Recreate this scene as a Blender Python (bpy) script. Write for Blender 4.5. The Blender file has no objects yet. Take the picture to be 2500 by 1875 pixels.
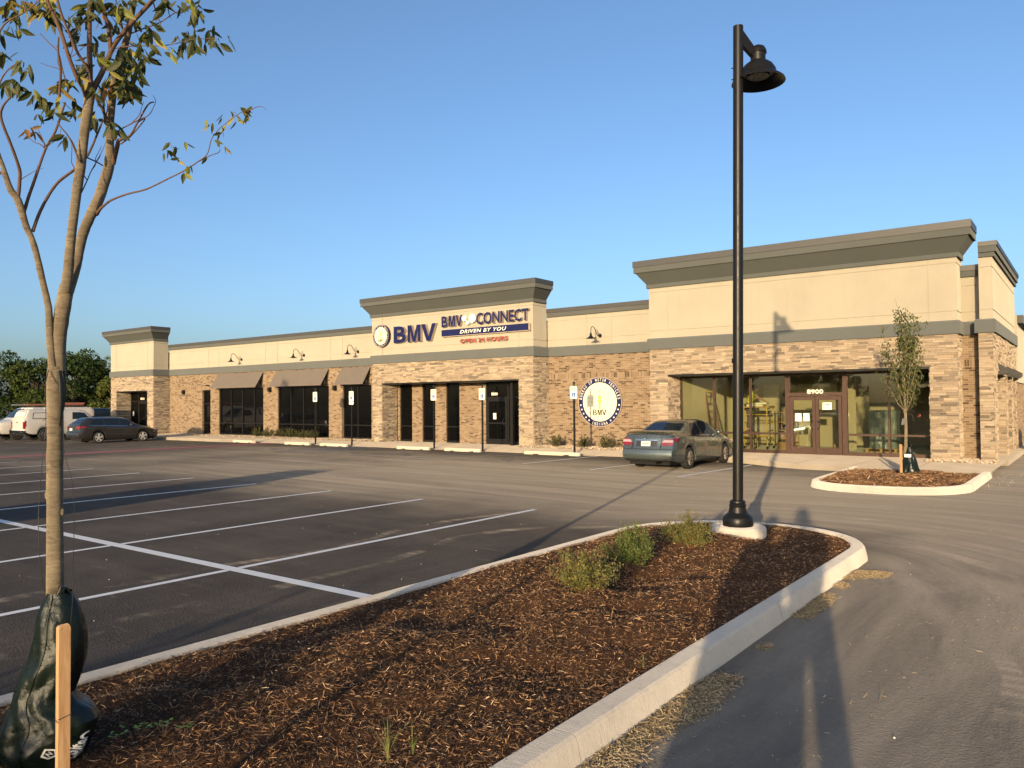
import bpy, bmesh, math, random
import numpy as np
from mathutils import Vector, Matrix
random.seed(7); RNG=np.random.default_rng(11)
scene=bpy.context.scene; COL=scene.collection
R=math.radians; sin,cos,pi=math.sin,math.cos,math.pi

# ---------------------------------------------------------------- camera
YAW,PITCH,ROLL,CAMH=R(36.809),R(1.403),R(-0.446),1.9
f0=Vector((-sin(YAW),cos(YAW),0)); r0=Vector((cos(YAW),sin(YAW),0)); zz=Vector((0,0,1))
fw=f0*cos(PITCH)+zz*sin(PITCH); up=-f0*sin(PITCH)+zz*cos(PITCH)
rc=r0*cos(ROLL)+up*sin(ROLL); uc=-r0*sin(ROLL)+up*cos(ROLL)
cam=bpy.data.cameras.new('camera'); cam_o=bpy.data.objects.new('camera',cam); COL.objects.link(cam_o)
m=Matrix.Identity(4)
for i in range(3):
    m[i][0]=rc[i]; m[i][1]=uc[i]; m[i][2]=-fw[i]
m[0][3],m[1][3],m[2][3]=0,0,CAMH
cam_o.matrix_world=m
cam.sensor_fit='HORIZONTAL'; cam.sensor_width=36.0; cam.lens=36.0*1903.76/2500; cam.clip_start=0.05; cam.clip_end=3000
scene.camera=cam_o
# ---------------------------------------------------------------- sun and sky
SUN_EL=R(7.3); SHAZ=R(16.6)            # shadows run 16.6 deg left of +Y
ld=Vector((-sin(SHAZ)*cos(SUN_EL), cos(SHAZ)*cos(SUN_EL), -sin(SUN_EL)))   # travel of light
world=bpy.data.worlds.new('World'); scene.world=world; world.use_nodes=True
nt=world.node_tree; nt.nodes.clear()
sky=nt.nodes.new('ShaderNodeTexSky'); sky.sky_type='NISHITA'; sky.sun_disc=False
sky.sun_elevation=SUN_EL; sky.sun_rotation=math.atan2(-ld.x,-ld.y)
sky.altitude=200; sky.air_density=0.74; sky.dust_density=3.1; sky.ozone_density=2.35
bg=nt.nodes.new('ShaderNodeBackground'); bg.inputs['Strength'].default_value=0.15
wo=nt.nodes.new('ShaderNodeOutputWorld')
nt.links.new(sky.outputs[0],bg.inputs[0]); nt.links.new(bg.outputs[0],wo.inputs[0])
sun=bpy.data.lights.new('sun','SUN'); sun.energy=3.5; sun.angle=R(0.55); sun.color=(1.0,0.755,0.455)
sun_o=bpy.data.objects.new('sun',sun); COL.objects.link(sun_o)
sun_o.rotation_euler=ld.to_track_quat('-Z','Y').to_euler(); sun_o.location=(20,-60,15)
scene.view_settings.view_transform='Standard'; scene.view_settings.look='None'
scene.view_settings.exposure=1.02; scene.view_settings.gamma=1.0
scene.render.engine='CYCLES'
scene.cycles.max_bounces=8; scene.cycles.transparent_max_bounces=16

# ---------------------------------------------------------------- helpers
class MB:
    """collects geometry (in world or local coordinates) for ONE mesh object"""
    def __init__(s): s.v=[]; s.f=[]; s.c=[]; s.col=None; s.sm=[]
    def add(s,vs,fs,smooth=False):
        b=len(s.v); s.v.extend([tuple(p) for p in vs])
        for f in fs:
            s.f.append(tuple(i+b for i in f)); s.c.append(s.col); s.sm.append(smooth)
        return b
    def box(s,x0,x1,y0,y1,z0,z1):
        s.add([(x0,y0,z0),(x1,y0,z0),(x1,y1,z0),(x0,y1,z0),(x0,y0,z1),(x1,y0,z1),(x1,y1,z1),(x0,y1,z1)],
              [(0,3,2,1),(4,5,6,7),(0,1,5,4),(1,2,6,5),(2,3,7,6),(3,0,4,7)]); return s
    def quad(s,a,b,c,d,smooth=False): s.add([a,b,c,d],[(0,1,2,3)],smooth); return s
    def poly(s,pts): s.add(pts,[tuple(range(len(pts)))]); return s
    def prism(s,pts,vec):
        n=len(pts); v=Vector(vec); p2=[tuple(Vector(p)+v) for p in pts]
        s.add(list(pts)+p2,[tuple(range(n-1,-1,-1)),tuple(range(n,2*n))]+[(i,(i+1)%n,(i+1)%n+n,i+n) for i in range(n)]); return s
    def tube(s,pts,rad,n=8,caps=True,smooth=True,squash=1.0):
        P=[Vector(p) for p in pts]; k=len(P)
        if not hasattr(rad,'__len__'): rad=[rad]*k
        t0=(P[1]-P[0]).normalized(); a=Vector((0,0,1)) if abs(t0.z)<.9 else Vector((1,0,0))
        u=t0.cross(a).normalized(); vs=[]
        for i in range(k):
            t=(P[min(i+1,k-1)]-P[max(i-1,0)]).normalized()
            u=(u-t*u.dot(t)).normalized(); w=t.cross(u)
            for j in range(n):
                an=2*pi*j/n; vs.append(P[i]+(u*cos(an)+w*sin(an)*squash)*rad[i])
        fs=[(i*n+j,i*n+(j+1)%n,(i+1)*n+(j+1)%n,(i+1)*n+j) for i in range(k-1) for j in range(n)]
        b=s.add(vs,fs,smooth)
        if caps:
            s.add([vs[j] for j in range(n)],[tuple(range(n-1,-1,-1))]); s.add([vs[(k-1)*n+j] for j in range(n)],[tuple(range(n))])
        return s
    def lathe(s,prof,c=(0,0,0),axis='z',n=24,smooth=True):
        """prof: [(r,h)...] revolved about axis through c"""
        vs=[]
        for r,h in prof:
            for j in range(n):
                a=2*pi*j/n; x,y=r*cos(a),r*sin(a)
                p={'z':(x,y,h),'x':(h,x,y),'y':(y,h,x)}[axis]
                vs.append((c[0]+p[0],c[1]+p[1],c[2]+p[2]))
        k=len(prof)
        s.add(vs,[(i*n+j,i*n+(j+1)%n,(i+1)*n+(j+1)%n,(i+1)*n+j) for i in range(k-1) for j in range(n)],smooth); return s
    def sweep(s,path,prof,closed=False,smooth=False,capends=True):
        """prof [(out,z)], path [(x,y)]; out is to the right of the path's direction"""
        P=[Vector((p[0],p[1])) for p in path]; n=len(P); m=len(prof); vs=[]
        for i in range(n):
            if closed: a,b=P[i-1],P[(i+1)%n]
            else: a,b=P[max(i-1,0)],P[min(i+1,n-1)]
            d1=(P[i]-a).normalized() if (P[i]-a).length>1e-6 else (b-P[i]).normalized()
            d2=(b-P[i]).normalized() if (b-P[i]).length>1e-6 else d1
            n1=Vector((d1.y,-d1.x)); n2=Vector((d2.y,-d2.x)); nn=(n1+n2)
            nn=nn/ max(0.2,(1+n1.dot(n2)))
            for o,z in prof: vs.append((P[i].x+nn.x*o,P[i].y+nn.y*o,z))
        fs=[]
        for i in range(n if closed else n-1):
            k=(i+1)%n
            for j in range(m): fs.append((i*m+j,k*m+j,k*m+(j+1)%m,i*m+(j+1)%m))
        s.add(vs,fs,smooth)
        if not closed and capends:
            s.add(vs[:m],[tuple(range(m))]); s.add(vs[-m:],[tuple(range(m-1,-1,-1))])
        return s
    def build(s,name,mat,parent=None,origin=None,uv=False,sharp=None):
        me=bpy.data.meshes.new(name)
        if origin is not None: vv=[(p[0]-origin[0],p[1]-origin[1],p[2]-origin[2]) for p in s.v]
        else: vv=s.v
        me.from_pydata(vv,[],s.f)
        if any(s.sm): me.polygons.foreach_set('use_smooth',s.sm)
        if any(c is not None for c in s.c):
            at=me.color_attributes.new('Col','FLOAT_COLOR','CORNER')
            arr=[]
            for p,c in zip(me.polygons,s.c):
                c=c or (1,1,1); arr.extend([c[0],c[1],c[2],1.0]*p.loop_total)
            at.data.foreach_set('color',arr)
        if uv:
            ul=me.uv_layers.new(name='UVMap'); arr=[0.0]*(2*len(me.loops))
            for p in me.polygons:
                nx,ny,nz=abs(p.normal.x),abs(p.normal.y),abs(p.normal.z)
                for li in p.loop_indices:
                    c=s.v[me.loops[li].vertex_index]
                    if nz>=nx and nz>=ny: q=(c[0],c[1])
                    elif nx>ny: q=(c[1],c[2])
                    else: q=(c[0],c[2])
                    arr[2*li]=q[0];arr[2*li+1]=q[1]
            ul.data.foreach_set('uv',arr)
        me.materials.append(M[mat] if isinstance(mat,str) else mat)
        if sharp and any(s.sm): me.set_sharp_from_angle(angle=R(sharp))
        o=bpy.data.objects.new(name,me); COL.objects.link(o)
        if parent is not None: o.parent=parent
        elif origin is not None: o.location=origin
        return o
def tag(o,label=None,cat=None,group=None,kind=None):
    if label: o['label']=label
    if cat: o['category']=cat
    if group: o['group']=group
    if kind: o['kind']=kind
    return o
def empty(name,loc,rz=0,label=None,cat=None,group=None):
    o=bpy.data.objects.new(name,None); o.empty_display_size=.2; o.location=loc; o.rotation_euler=(0,0,rz); COL.objects.link(o)
    return tag(o,label,cat,group)
CH={}
def copy_tree(o,parent=None):
    c=o.copy(); COL.objects.link(c); c.parent=parent
    for ch in [x for x in COL.objects if x.parent==o]: copy_tree(ch,c)
    return c
def npmesh(name,V,F,mat,colors=None,parent=None,smooth=False):
    """fast mesh from numpy; F (n,k) ; colors per face"""
    me=bpy.data.meshes.new(name); nf,k=F.shape
    me.vertices.add(len(V)); me.vertices.foreach_set('co',V.astype(np.float32).ravel())
    me.loops.add(nf*k); me.loops.foreach_set('vertex_index',F.astype(np.int32).ravel())
    me.polygons.add(nf); me.polygons.foreach_set('loop_start',(np.arange(nf)*k).astype(np.int32))
    me.polygons.foreach_set('loop_total',np.full(nf,k,np.int32))
    if smooth: me.polygons.foreach_set('use_smooth',np.ones(nf,bool))
    me.update(calc_edges=True)
    if colors is not None:
        at=me.color_attributes.new('Col','FLOAT_COLOR','CORNER')
        c=np.ones((nf,4),np.float32); c[:,:3]=colors
        at.data.foreach_set('color',np.repeat(c,k,axis=0).ravel())
    me.materials.append(M[mat]); o=bpy.data.objects.new(name,me); COL.objects.link(o)
    if parent is not None: o.parent=parent
    return o
# ---------------------------------------------------------------- materials
M={}
class NT:
    def __init__(s,name):
        s.m=bpy.data.materials.new(name); s.m.use_nodes=True; s.t=s.m.node_tree; s.t.nodes.clear()
        s.out=s.n('ShaderNodeOutputMaterial'); M[name]=s.m
    def n(s,t,**kw):
        o=s.t.nodes.new(t)
        for k,v in kw.items():
            if k in o.inputs: o.inputs[k].default_value=v
            else: setattr(o,k,v)
        return o
    def l(s,a,b): s.t.links.new(a,b)
    def coord(s,which='Object',scale=(1,1,1)):
        c=s.n('ShaderNodeTexCoord'); mp=s.n('ShaderNodeMapping'); mp.inputs['Scale'].default_value=scale
        s.l(c.outputs[which],mp.inputs[0]); return mp.outputs[0]
    def noise(s,vec,scale,detail=4,rough=.5,dist=0):
        n=s.n('ShaderNodeTexNoise'); n.inputs['Scale'].default_value=scale; n.inputs['Detail'].default_value=detail
        n.inputs['Roughness'].default_value=rough; n.inputs['Distortion'].default_value=dist
        if vec is not None: s.l(vec,n.inputs['Vector'])
        return n.outputs['Fac']
    def ramp(s,fac,stops,interp='LINEAR'):
        r=s.n('ShaderNodeValToRGB'); e=r.color_ramp; e.interpolation=interp
        while len(e.elements)<len(stops): e.elements.new(.5)
        for i,(p,c) in enumerate(stops):
            e.elements[i].position=p; e.elements[i].color=(c[0],c[1],c[2],1) if hasattr(c,'__len__') else (c,c,c,1)
        s.l(fac,r.inputs[0]); return r.outputs[0]
    def mix(s,fac,a,b,mode='MIX'):
        x=s.n('ShaderNodeMix',data_type='RGBA',blend_type=mode)
        for i,q in ((0,fac),(6,a),(7,b)):
            if hasattr(q,'links') or hasattr(q,'is_linked'): s.l(q,x.inputs[i])
            elif hasattr(q,'__len__'): x.inputs[i].default_value=(q[0],q[1],q[2],1)
            else: x.inputs[i].default_value=q if i==0 else (q,q,q,1)
        return x.outputs[2]
    def math(s,op,a,b=None,c=None):
        x=s.n('ShaderNodeMath',operation=op)
        for i,q in enumerate((a,b,c)):
            if q is None: continue
            if hasattr(q,'is_linked'): s.l(q,x.inputs[i])
            else: x.inputs[i].default_value=q
        return x.outputs[0]
    def bump(s,h,strength=.5,dist=.01):
        b=s.n('ShaderNodeBump'); b.inputs['Strength'].default_value=strength; b.inputs['Distance'].default_value=dist
        s.l(h,b.inputs['Height']); return b.outputs[0]
    def bsdf(s,color,rough=.6,metal=0,normal=None,spec=.5,coat=0,trans=0,ior=1.45):
        p=s.n('ShaderNodeBsdfPrincipled')
        def st(k,v):
            if hasattr(v,'is_linked'): s.l(v,p.inputs[k])
            elif hasattr(v,'__len__'): p.inputs[k].default_value=(v[0],v[1],v[2],1)
            else: p.inputs[k].default_value=v
        st('Base Color',color); st('Roughness',rough); st('Metallic',metal); st('Specular IOR Level',spec)
        p.inputs['Coat Weight'].default_value=coat; p.inputs['Coat Roughness'].default_value=.05
        p.inputs['Transmission Weight'].default_value=trans; p.inputs['IOR'].default_value=ior
        if normal is not None: s.l(normal,p.inputs['Normal'])
        p.inputs['Diffuse Roughness'].default_value=1.0 if (not hasattr(rough,'is_linked') and rough>.7) else 0.0
        s.l(p.outputs[0],s.out.inputs[0]); return p
def simple(name,c,rough=.6,metal=0,var=.12,scale=6,spec=.5,coat=0,bump=0,bscale=80):
    t=NT(name); v=t.coord(); n=t.noise(v,scale,5)
    col=t.mix(n,tuple(x*(1-var) for x in c),tuple(min(1,x*(1+var)) for x in c))
    nr=t.bump(t.noise(v,bscale,3),bump,.004) if bump else None
    rr=t.ramp(t.noise(v,scale*2,4),[(.3,max(0,rough-.06)),(.7,min(1,rough+.06))])
    t.bsdf(col,rr,metal,nr,spec,coat); return t
def vcol(name,rough=.8,bumps=0,bscale=60,spec=.3,trans=False,tc=1.0):
    t=NT(name); a=t.n('ShaderNodeAttribute',attribute_name='Col'); v=t.coord()
    col=t.mix(t.noise(v,bscale*.4,4),.7,1.25); col=t.mix(1.0,a.outputs['Color'],col,'MULTIPLY')
    nr=t.bump(t.noise(v,bscale,4),bumps,.006) if bumps else None
    p=t.bsdf(col,rough,0,nr,spec)
    if trans:
        tr=t.n('ShaderNodeBsdfTranslucent'); t.l(col,tr.inputs[0]); mx=t.n('ShaderNodeMixShader'); mx.inputs[0].default_value=tc
        t.l(p.outputs[0],mx.inputs[1]); t.l(tr.outputs[0],mx.inputs[2]); t.l(mx.outputs[0],t.out.inputs[0])
    return t

def mat_asphalt():
    t=NT('asphalt'); v=t.coord()
    sep=t.n('ShaderNodeSeparateXYZ'); t.l(v,sep.inputs[0]); X,Y=sep.outputs[0],sep.outputs[1]
    # tyre dust: streaks along the front aisle (x), along the drive (y), bending round the island nose
    cx=t.n('ShaderNodeCombineXYZ'); t.l(t.math('MULTIPLY',X,.10),cx.inputs[0]); t.l(t.math('MULTIPLY',t.math('ADD',Y,t.math('MULTIPLY',X,.05)),1.5),cx.inputs[1])
    sx=t.noise(cx.outputs[0],1.6,9,.66,.5)
    dx=t.math('ADD',X,3.7); dy=t.math('MAXIMUM',t.math('SUBTRACT',Y,8.5),0)
    rad=t.math('SQRT',t.math('ADD',t.math('MULTIPLY',dx,dx),t.math('MULTIPLY',dy,dy))); ang=t.math('ADD',t.math('MULTIPLY',Y,.3),t.math('MULTIPLY',t.math('ARCTAN2',dy,dx),.5))
    cp=t.n('ShaderNodeCombineXYZ'); t.l(t.math('MULTIPLY',rad,1.4),cp.inputs[0]); t.l(t.math('MULTIPLY',ang,.7),cp.inputs[1])
    spn=t.noise(cp.outputs[0],1.5,9,.66,.6)
    wp=t.ramp(t.math('MULTIPLY',t.math('ADD',X,11),.12),[(.2,0),(.9,1)])
    sw=t.mix(wp,sx,spn)
    cp2=t.n('ShaderNodeCombineXYZ'); t.l(t.math('MULTIPLY',rad,9),cp2.inputs[0]); t.l(t.math('MULTIPLY',ang,1.2),cp2.inputs[1]); sw2=t.noise(cp2.outputs[0],1.3,5,.6,.3)
    la=t.math('MINIMUM',t.math('MULTIPLY',t.math('SUBTRACT',Y,9.6),.30),t.math('MULTIPLY',t.math('SUBTRACT',22.5,Y),.30))
    la=t.math('MINIMUM',la,t.math('MULTIPLY',t.math('ADD',X,38),.045))
    mx=t.math('MULTIPLY',t.math('ADD',X,3.3),.75)
    mask=t.math('MAXIMUM',la,mx); mask=t.math('MINIMUM',mask,1.1)
    mask=t.math('ADD',mask,t.math('MULTIPLY',t.math('SUBTRACT',t.noise(v,.30,5,.6),.5),1.5))
    mk=t.ramp(mask,[(.0,0),(.95,1)])
    big=t.noise(v,.7,7,.68); mid=t.noise(v,14,6,.75)
    base=t.mix(t.ramp(big,[(.3,0),(.75,1)]),(.026,.0228,.0205),(.061,.052,.045))
    dust=t.mix(t.ramp(sw,[(.30,0),(.68,1)]),(.124,.109,.091),(.243,.211,.171))
    base=t.mix(t.math('MULTIPLY',t.ramp(sw,[(.5,0),(.8,1)]),.3),base,(.12,.098,.075))
    col=t.mix(t.math('MULTIPLY',mk,.85),base,dust)
    col=t.mix(t.math('MULTIPLY',t.ramp(sw2,[(.5,0),(.72,1)]),t.math('MULTIPLY',wp,.18)),col,(.22,.18,.135))
    # tread marks: two ribbed tyre tracks that follow the drive round the nose
    ln=t.math('MULTIPLY',t.math('ADD',t.math('MULTIPLY',Y,.3),t.math('MULTIPLY',t.math('ARCTAN2',dy,dx),.5)),120)
    rj=t.math('ADD',rad,t.math('MULTIPLY',t.math('SUBTRACT',t.noise(v,.25,2),.5),2.4))
    rib=t.math('MULTIPLY',t.math('ADD',t.math('SINE',ln),1.0),.5)
    trk=None
    for r_c in (3.25,4.75):
        b_=t.math('SUBTRACT',1,t.math('MINIMUM',t.math('MULTIPLY',t.math('ABSOLUTE',t.math('SUBTRACT',rj,r_c)),7.5),1)); b_=t.ramp(b_,[(.15,0),(.4,1)])
        trk=b_ if trk is None else t.math('MAXIMUM',trk,b_)
    trk=t.math('MULTIPLY',t.math('MULTIPLY',trk,t.math('ADD',t.math('MULTIPLY',rib,.5),.35)),t.ramp(t.noise(v,1.1,4,.6),[(.42,0),(.62,1)]))
    col=t.mix(t.math('MULTIPLY',trk,.55),col,(.34,.29,.23))
    stv=t.coord('Object',(1.0,4.0,1)); sc=t.ramp(t.noise(stv,1.3,8,.72,.4),[(.60,0),(.73,1)])
    col=t.mix(t.math('MULTIPLY',sc,.38),col,(.21,.17,.13))
    ag=t.noise(v,260,3,.7)
    col=t.mix(.8,col,t.ramp(ag,[(.28,.30),(.5,.5),(.62,.66),(.70,1.0)]),'OVERLAY')
    vor2=t.n('ShaderNodeTexVoronoi'); vor2.inputs['Scale'].default_value=60; t.l(v,vor2.inputs['Vector'])
    h=t.math('ADD',t.math('MULTIPLY',ag,.6),vor2.outputs['Distance'])
    col=t.mix(.4,col,t.ramp(mid,[(.3,.38),(.5,.5),(.7,.62)]),'OVERLAY')
    t.bsdf(col,.88,0,t.bump(h,.7,.006),.3)
mat_asphalt()
def mat_concrete(name,c,broom=None,stain=.5):
    t=NT(name); v=t.coord()
    n=t.noise(v,1.2,7,.65); n2=t.noise(v,35,5,.7)
    col=t.mix(t.ramp(n,[(.3,0),(.7,1)]),tuple(x*.82 for x in c),tuple(x*1.08 for x in c))
    col=t.mix(t.math('MULTIPLY',t.ramp(n2,[(.55,0),(.75,1)]),stain*.4),col,tuple(x*.55 for x in c))
    if broom:
        bv=t.coord('Object',broom); h=t.noise(bv,1,3,.6)
        nr=t.bump(t.math('ADD',h,t.math('MULTIPLY',n2,.5)),.55,.006)
        col=t.mix(t.math('MULTIPLY',t.ramp(h,[(.35,1),(.5,0)]),.18),col,tuple(x*.6 for x in c)); col=t.mix(t.math('MULTIPLY',t.ramp(t.noise(v,6,7,.75,.8),[(.55,0),(.72,1)]),.35),col,(c[0]*.45,c[1]*.42,c[2]*.38))
    else: nr=t.bump(t.math('ADD',n2,t.noise(v,200,3)),.35,.004)
    t.bsdf(col,.85,0,nr,.3)
mat_concrete('kerb_concrete',(.48,.44,.385),(8,160,8),.5)
mat_concrete('kerb_concrete_across',(.60,.56,.50),(160,8,8),.5)
mat_concrete('walk_concrete',(.31,.265,.21),(150,6,6),.5)
mat_concrete('pad_concrete',(.46,.42,.37),None,.4)
mat_concrete('stop_concrete',(.56,.50,.39),None,.7)
def mat_brick():
    t=NT('brick'); uvn=t.n('ShaderNodeUVMap',uv_map='UVMap')
    def br(vec,w,h,off=.5):
        b=t.n('ShaderNodeTexBrick'); b.offset=off; b.inputs['Scale'].default_value=1
        b.inputs['Brick Width'].default_value=w; b.inputs['Row Height'].default_value=h; b.inputs['Mortar Size'].default_value=.006
        b.inputs['Mortar Smooth'].default_value=.15
        b.inputs['Color1'].default_value=(0,0,0,1); b.inputs['Color2'].default_value=(1,1,1,1); b.inputs['Mortar'].default_value=(0,0,0,1)
        t.l(vec,b.inputs['Vector']); return b
    a=br(uvn.outputs[0],.203,.0677)
    sold=br(uvn.outputs[0],.0677,.25,0.0)
    # soldier course: a band of upright bricks 2.86..3.06
    sp=t.n('ShaderNodeSeparateXYZ'); t.l(uvn.outputs[0],sp.inputs[0])
    ins=t.math('MULTIPLY',t.math('GREATER_THAN',sp.outputs[1],2.855),t.math('LESS_THAN',sp.outputs[1],3.06))
    mp=t.n('ShaderNodeMapping'); mp.inputs['Location'].default_value=(0,-2.855,0); t.l(uvn.outputs[0],mp.inputs[0])
    t.l(mp.outputs[0],sold.inputs['Vector']); sold.inputs['Row Height'].default_value=.205
    rnd=t.mix(ins,a.outputs['Color'],sold.outputs['Color']); mort=t.math('ADD',t.math('MULTIPLY',a.outputs['Fac'],t.math('SUBTRACT',1,ins)),t.math('MULTIPLY',sold.outputs['Fac'],ins))
    col=t.ramp(rnd,[(0,(.22,.155,.095)),(.2,(.27,.195,.125)),(.42,(.235,.165,.102)),(.6,(.295,.22,.145)),(.76,(.175,.118,.073)),(.85,(.115,.075,.048)),(.93,(.085,.056,.038))],'CONSTANT')
    v=t.coord(); col=t.mix(t.noise(v,1.1,4),t.mix(1,col,.86,'MULTIPLY'),t.mix(1,col,1.12,'MULTIPLY'))
    col=t.mix(t.math('MULTIPLY',t.noise(v,55,4,.7),.5),col,t.mix(1,col,.62,'MULTIPLY'))
    col=t.mix(mort,col,(.31,.235,.16))
    h=t.math('SUBTRACT',t.math('MULTIPLY',t.noise(v,90,3),.3),mort)
    t.bsdf(col,.88,0,t.bump(h,.9,.008),.25)
mat_brick()
def mat_stucco(name,c,rough=.9):
    t=NT(name); v=t.coord(); n=t.noise(v,.8,6,.6)
    col=t.mix(t.ramp(n,[(.3,0),(.7,1)]),tuple(x*.94 for x in c),tuple(x*1.04 for x in c))
    sv=t.coord('Object',(3,3,.25)); col=t.mix(t.math('MULTIPLY',t.ramp(t.noise(sv,2,6,.6),[(.5,0),(.8,1)]),.16),col,tuple(x*.7 for x in c))
    t.bsdf(col,rough,0,t.bump(t.noise(v,120,5,.7),.35,.004),.2)
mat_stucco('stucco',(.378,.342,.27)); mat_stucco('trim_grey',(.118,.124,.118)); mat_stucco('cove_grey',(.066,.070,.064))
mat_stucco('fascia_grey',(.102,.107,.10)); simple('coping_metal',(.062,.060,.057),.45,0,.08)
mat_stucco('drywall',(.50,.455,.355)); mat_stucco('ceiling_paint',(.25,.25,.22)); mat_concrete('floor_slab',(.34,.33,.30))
vcol('ledgestone',.88,.5,70,.25)
simple('stone_backing',(.10,.08,.06),.95)
simple('dark_frame',(.018,.016,.014),.35,.3,.1); simple('bronze_frame',(.070,.038,.026),.38,.4,.1)
simple('black_metal',(.012,.012,.012),.36,.2,.1,6,.5); simple('pole_paint',(.009,.0085,.008),.38,0,.1,6,.3)
simple('awning_fabric',(.15,.125,.105),.8,0,.1,3,.2,0,.4,200); simple('awning_inside',(.05,.045,.04),.9)
simple('white_paint',(.84,.80,.73),.8,0,.12,5); simple('blue_paint',(.18,.27,.46),.8,0,.3,7); simple('red_paint',(.34,.11,.09),.8,0,.25,5)
simple('worn_paint',(.20,.19,.18),.85,0,.4,9)
simple('navy',(.008,.010,.060),.35,0,.05); simple('sign_white',(.78,.74,.62),.45,0,.03); simple('seal_cream',(.80,.72,.46),.45,0,.03)
simple('letter_side',(.42,.33,.25),.5,0,.05); simple('sign_red',(.38,.03,.03),.4,0,.05); simple('gold',(.62,.43,.03),.5,0,.08)
simple('olive_mark',(.33,.29,.16),.6); simple('black_print',(.012,.012,.012),.5); simple('sign_blue',(.02,.09,.33),.4); simple('sign_green',(.08,.14,.06),.5)
simple('lamp_white',(.75,.73,.68),.4); simple('lens_grey',(.05,.05,.05),.25)
simple('tyre',(.018,.017,.016),.85,0,.3,20); simple('rim_metal',(.42,.40,.38),.3,.9,.1); simple('rim_white',(.62,.6,.58),.35,.5,.08); simple('chrome',(.7,.7,.68),.12,1.0,.02)
simple('dark_plastic',(.02,.02,.02),.6); simple('under_dark',(.008,.008,.008),.9)
simple('lens_red',(.20,.008,.012),.12,0,.1,6,.6,.6); simple('lens_clear',(.40,.27,.27),.12,0,.1,6,.6,.5); simple('lens_amber',(.75,.28,.04),.15,0,.1,6,.6,.5)
simple('plate',(.70,.68,.58),.5); simple('orange_rail',(.27,.12,.08),.45); simple('aluminium',(.45,.45,.44),.35,.8,.1); simple('scaffold_yellow',(.55,.38,.06),.45)
simple('shirt_yellow',(.55,.58,.06),.85); simple('skin',(.36,.19,.12),.55,0,.08,8,.4); simple('hair',(.012,.009,.007),.6); simple('denim',(.05,.07,.12),.9,0,.2,30); simple('cloth_grey',(.11,.11,.12),.9,0,.2,30)
simple('wood_pallet',(.42,.28,.15),.8,0,.25,12); simple('cardboard',(.36,.23,.12),.85); simple('wrap_blue',(.19,.23,.24),.25,0,.5,3,.6); simple('lightpanel',(.70,.66,.50),.6)
simple('paper',(.78,.76,.66),.8,0,.04)
simple('twig',(.10,.055,.035),.85,0,.3,30); vcol('leaf',.55,0,60,.35,True,.35); vcol('tree_leaf_far',.7,0,20,.2,True,.25)
vcol('mulch_chip',.85,0,60,.25); vcol('pebble',.85,.3,90,.3); vcol('straw',.8,0,60,.3)
simple('wire',(.03,.025,.02),.6); simple('strap_green',(.008,.010,.008),.6)
def mat_car(name,c,metal=.55,rough=.32,coat=.7):
    t=NT(name); v=t.coord(); fl=t.noise(v,900,1); col=t.mix(fl,tuple(x*.96 for x in c),tuple(x*1.04 for x in c))
    d=t.noise(v,2.5,6,.7); col=t.mix(t.math('MULTIPLY',t.ramp(d,[(.5,0),(.8,1)]),.05),col,(.22,.19,.15))
    p=t.bsdf(col,t.ramp(d,[(.3,rough-.04),(.8,rough+.1)]),metal,None,.5,coat)
mat_car('paint_bluegrey',(.15,.175,.16),.72,.24); mat_car('paint_dark',(.05,.047,.045),.6,.36); mat_car('paint_white',(.50,.475,.43),0,.4,.5); mat_car('paint_black',(.012,.012,.014),.3,.3)
def mat_glass(name,c,rough=.02,spec=.6):
    t=NT(name); v=t.coord(); t.bsdf(c,rough,0,t.bump(t.noise(v,.9,2),.12,.02),spec)
mat_glass('car_glass',(.012,.018,.026)); mat_glass('dark_glass',(.003,.003,.003),.012,.38)
def mat_clear():
    t=NT('clear_glass'); v=t.coord(); nr=t.bump(t.noise(v,.7,2),.1,.02)
    tr=t.n('ShaderNodeBsdfTransparent'); tr.inputs[0].default_value=(.64,.66,.53,1)
    gl=t.n('ShaderNodeBsdfGlossy'); gl.inputs['Roughness'].default_value=.01; gl.inputs[0].default_value=(.8,.85,.8,1); t.l(nr,gl.inputs['Normal'])
    fr=t.n('ShaderNodeFresnel'); fr.inputs[0].default_value=1.55; t.l(nr,fr.inputs['Normal'])
    mx=t.n('ShaderNodeMixShader'); t.l(t.math('ADD',t.math('MULTIPLY',fr.outputs[0],1.15),.02),mx.inputs[0]); t.l(tr.outputs[0],mx.inputs[1]); t.l(gl.outputs[0],mx.inputs[2]); t.l(mx.outputs[0],t.out.inputs[0])
mat_clear()
def mat_mulch():
    t=NT('mulch_ground'); v=t.coord(); sv=t.coord('Object',(60,140,60)); n=t.noise(sv,1,4,.7,1.5); n2=t.noise(v,3,5)
    col=t.ramp(n,[(.3,(.026,.015,.009)),(.5,(.075,.038,.021)),(.68,(.18,.09,.043))]); col=t.mix(n2,t.mix(1,col,.7,'MULTIPLY'),t.mix(1,col,1.3,'MULTIPLY'))
    t.bsdf(col,.95,0,t.bump(t.math('ADD',n,t.noise(v,45,5)),1,.02),.1)
mat_mulch()
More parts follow.
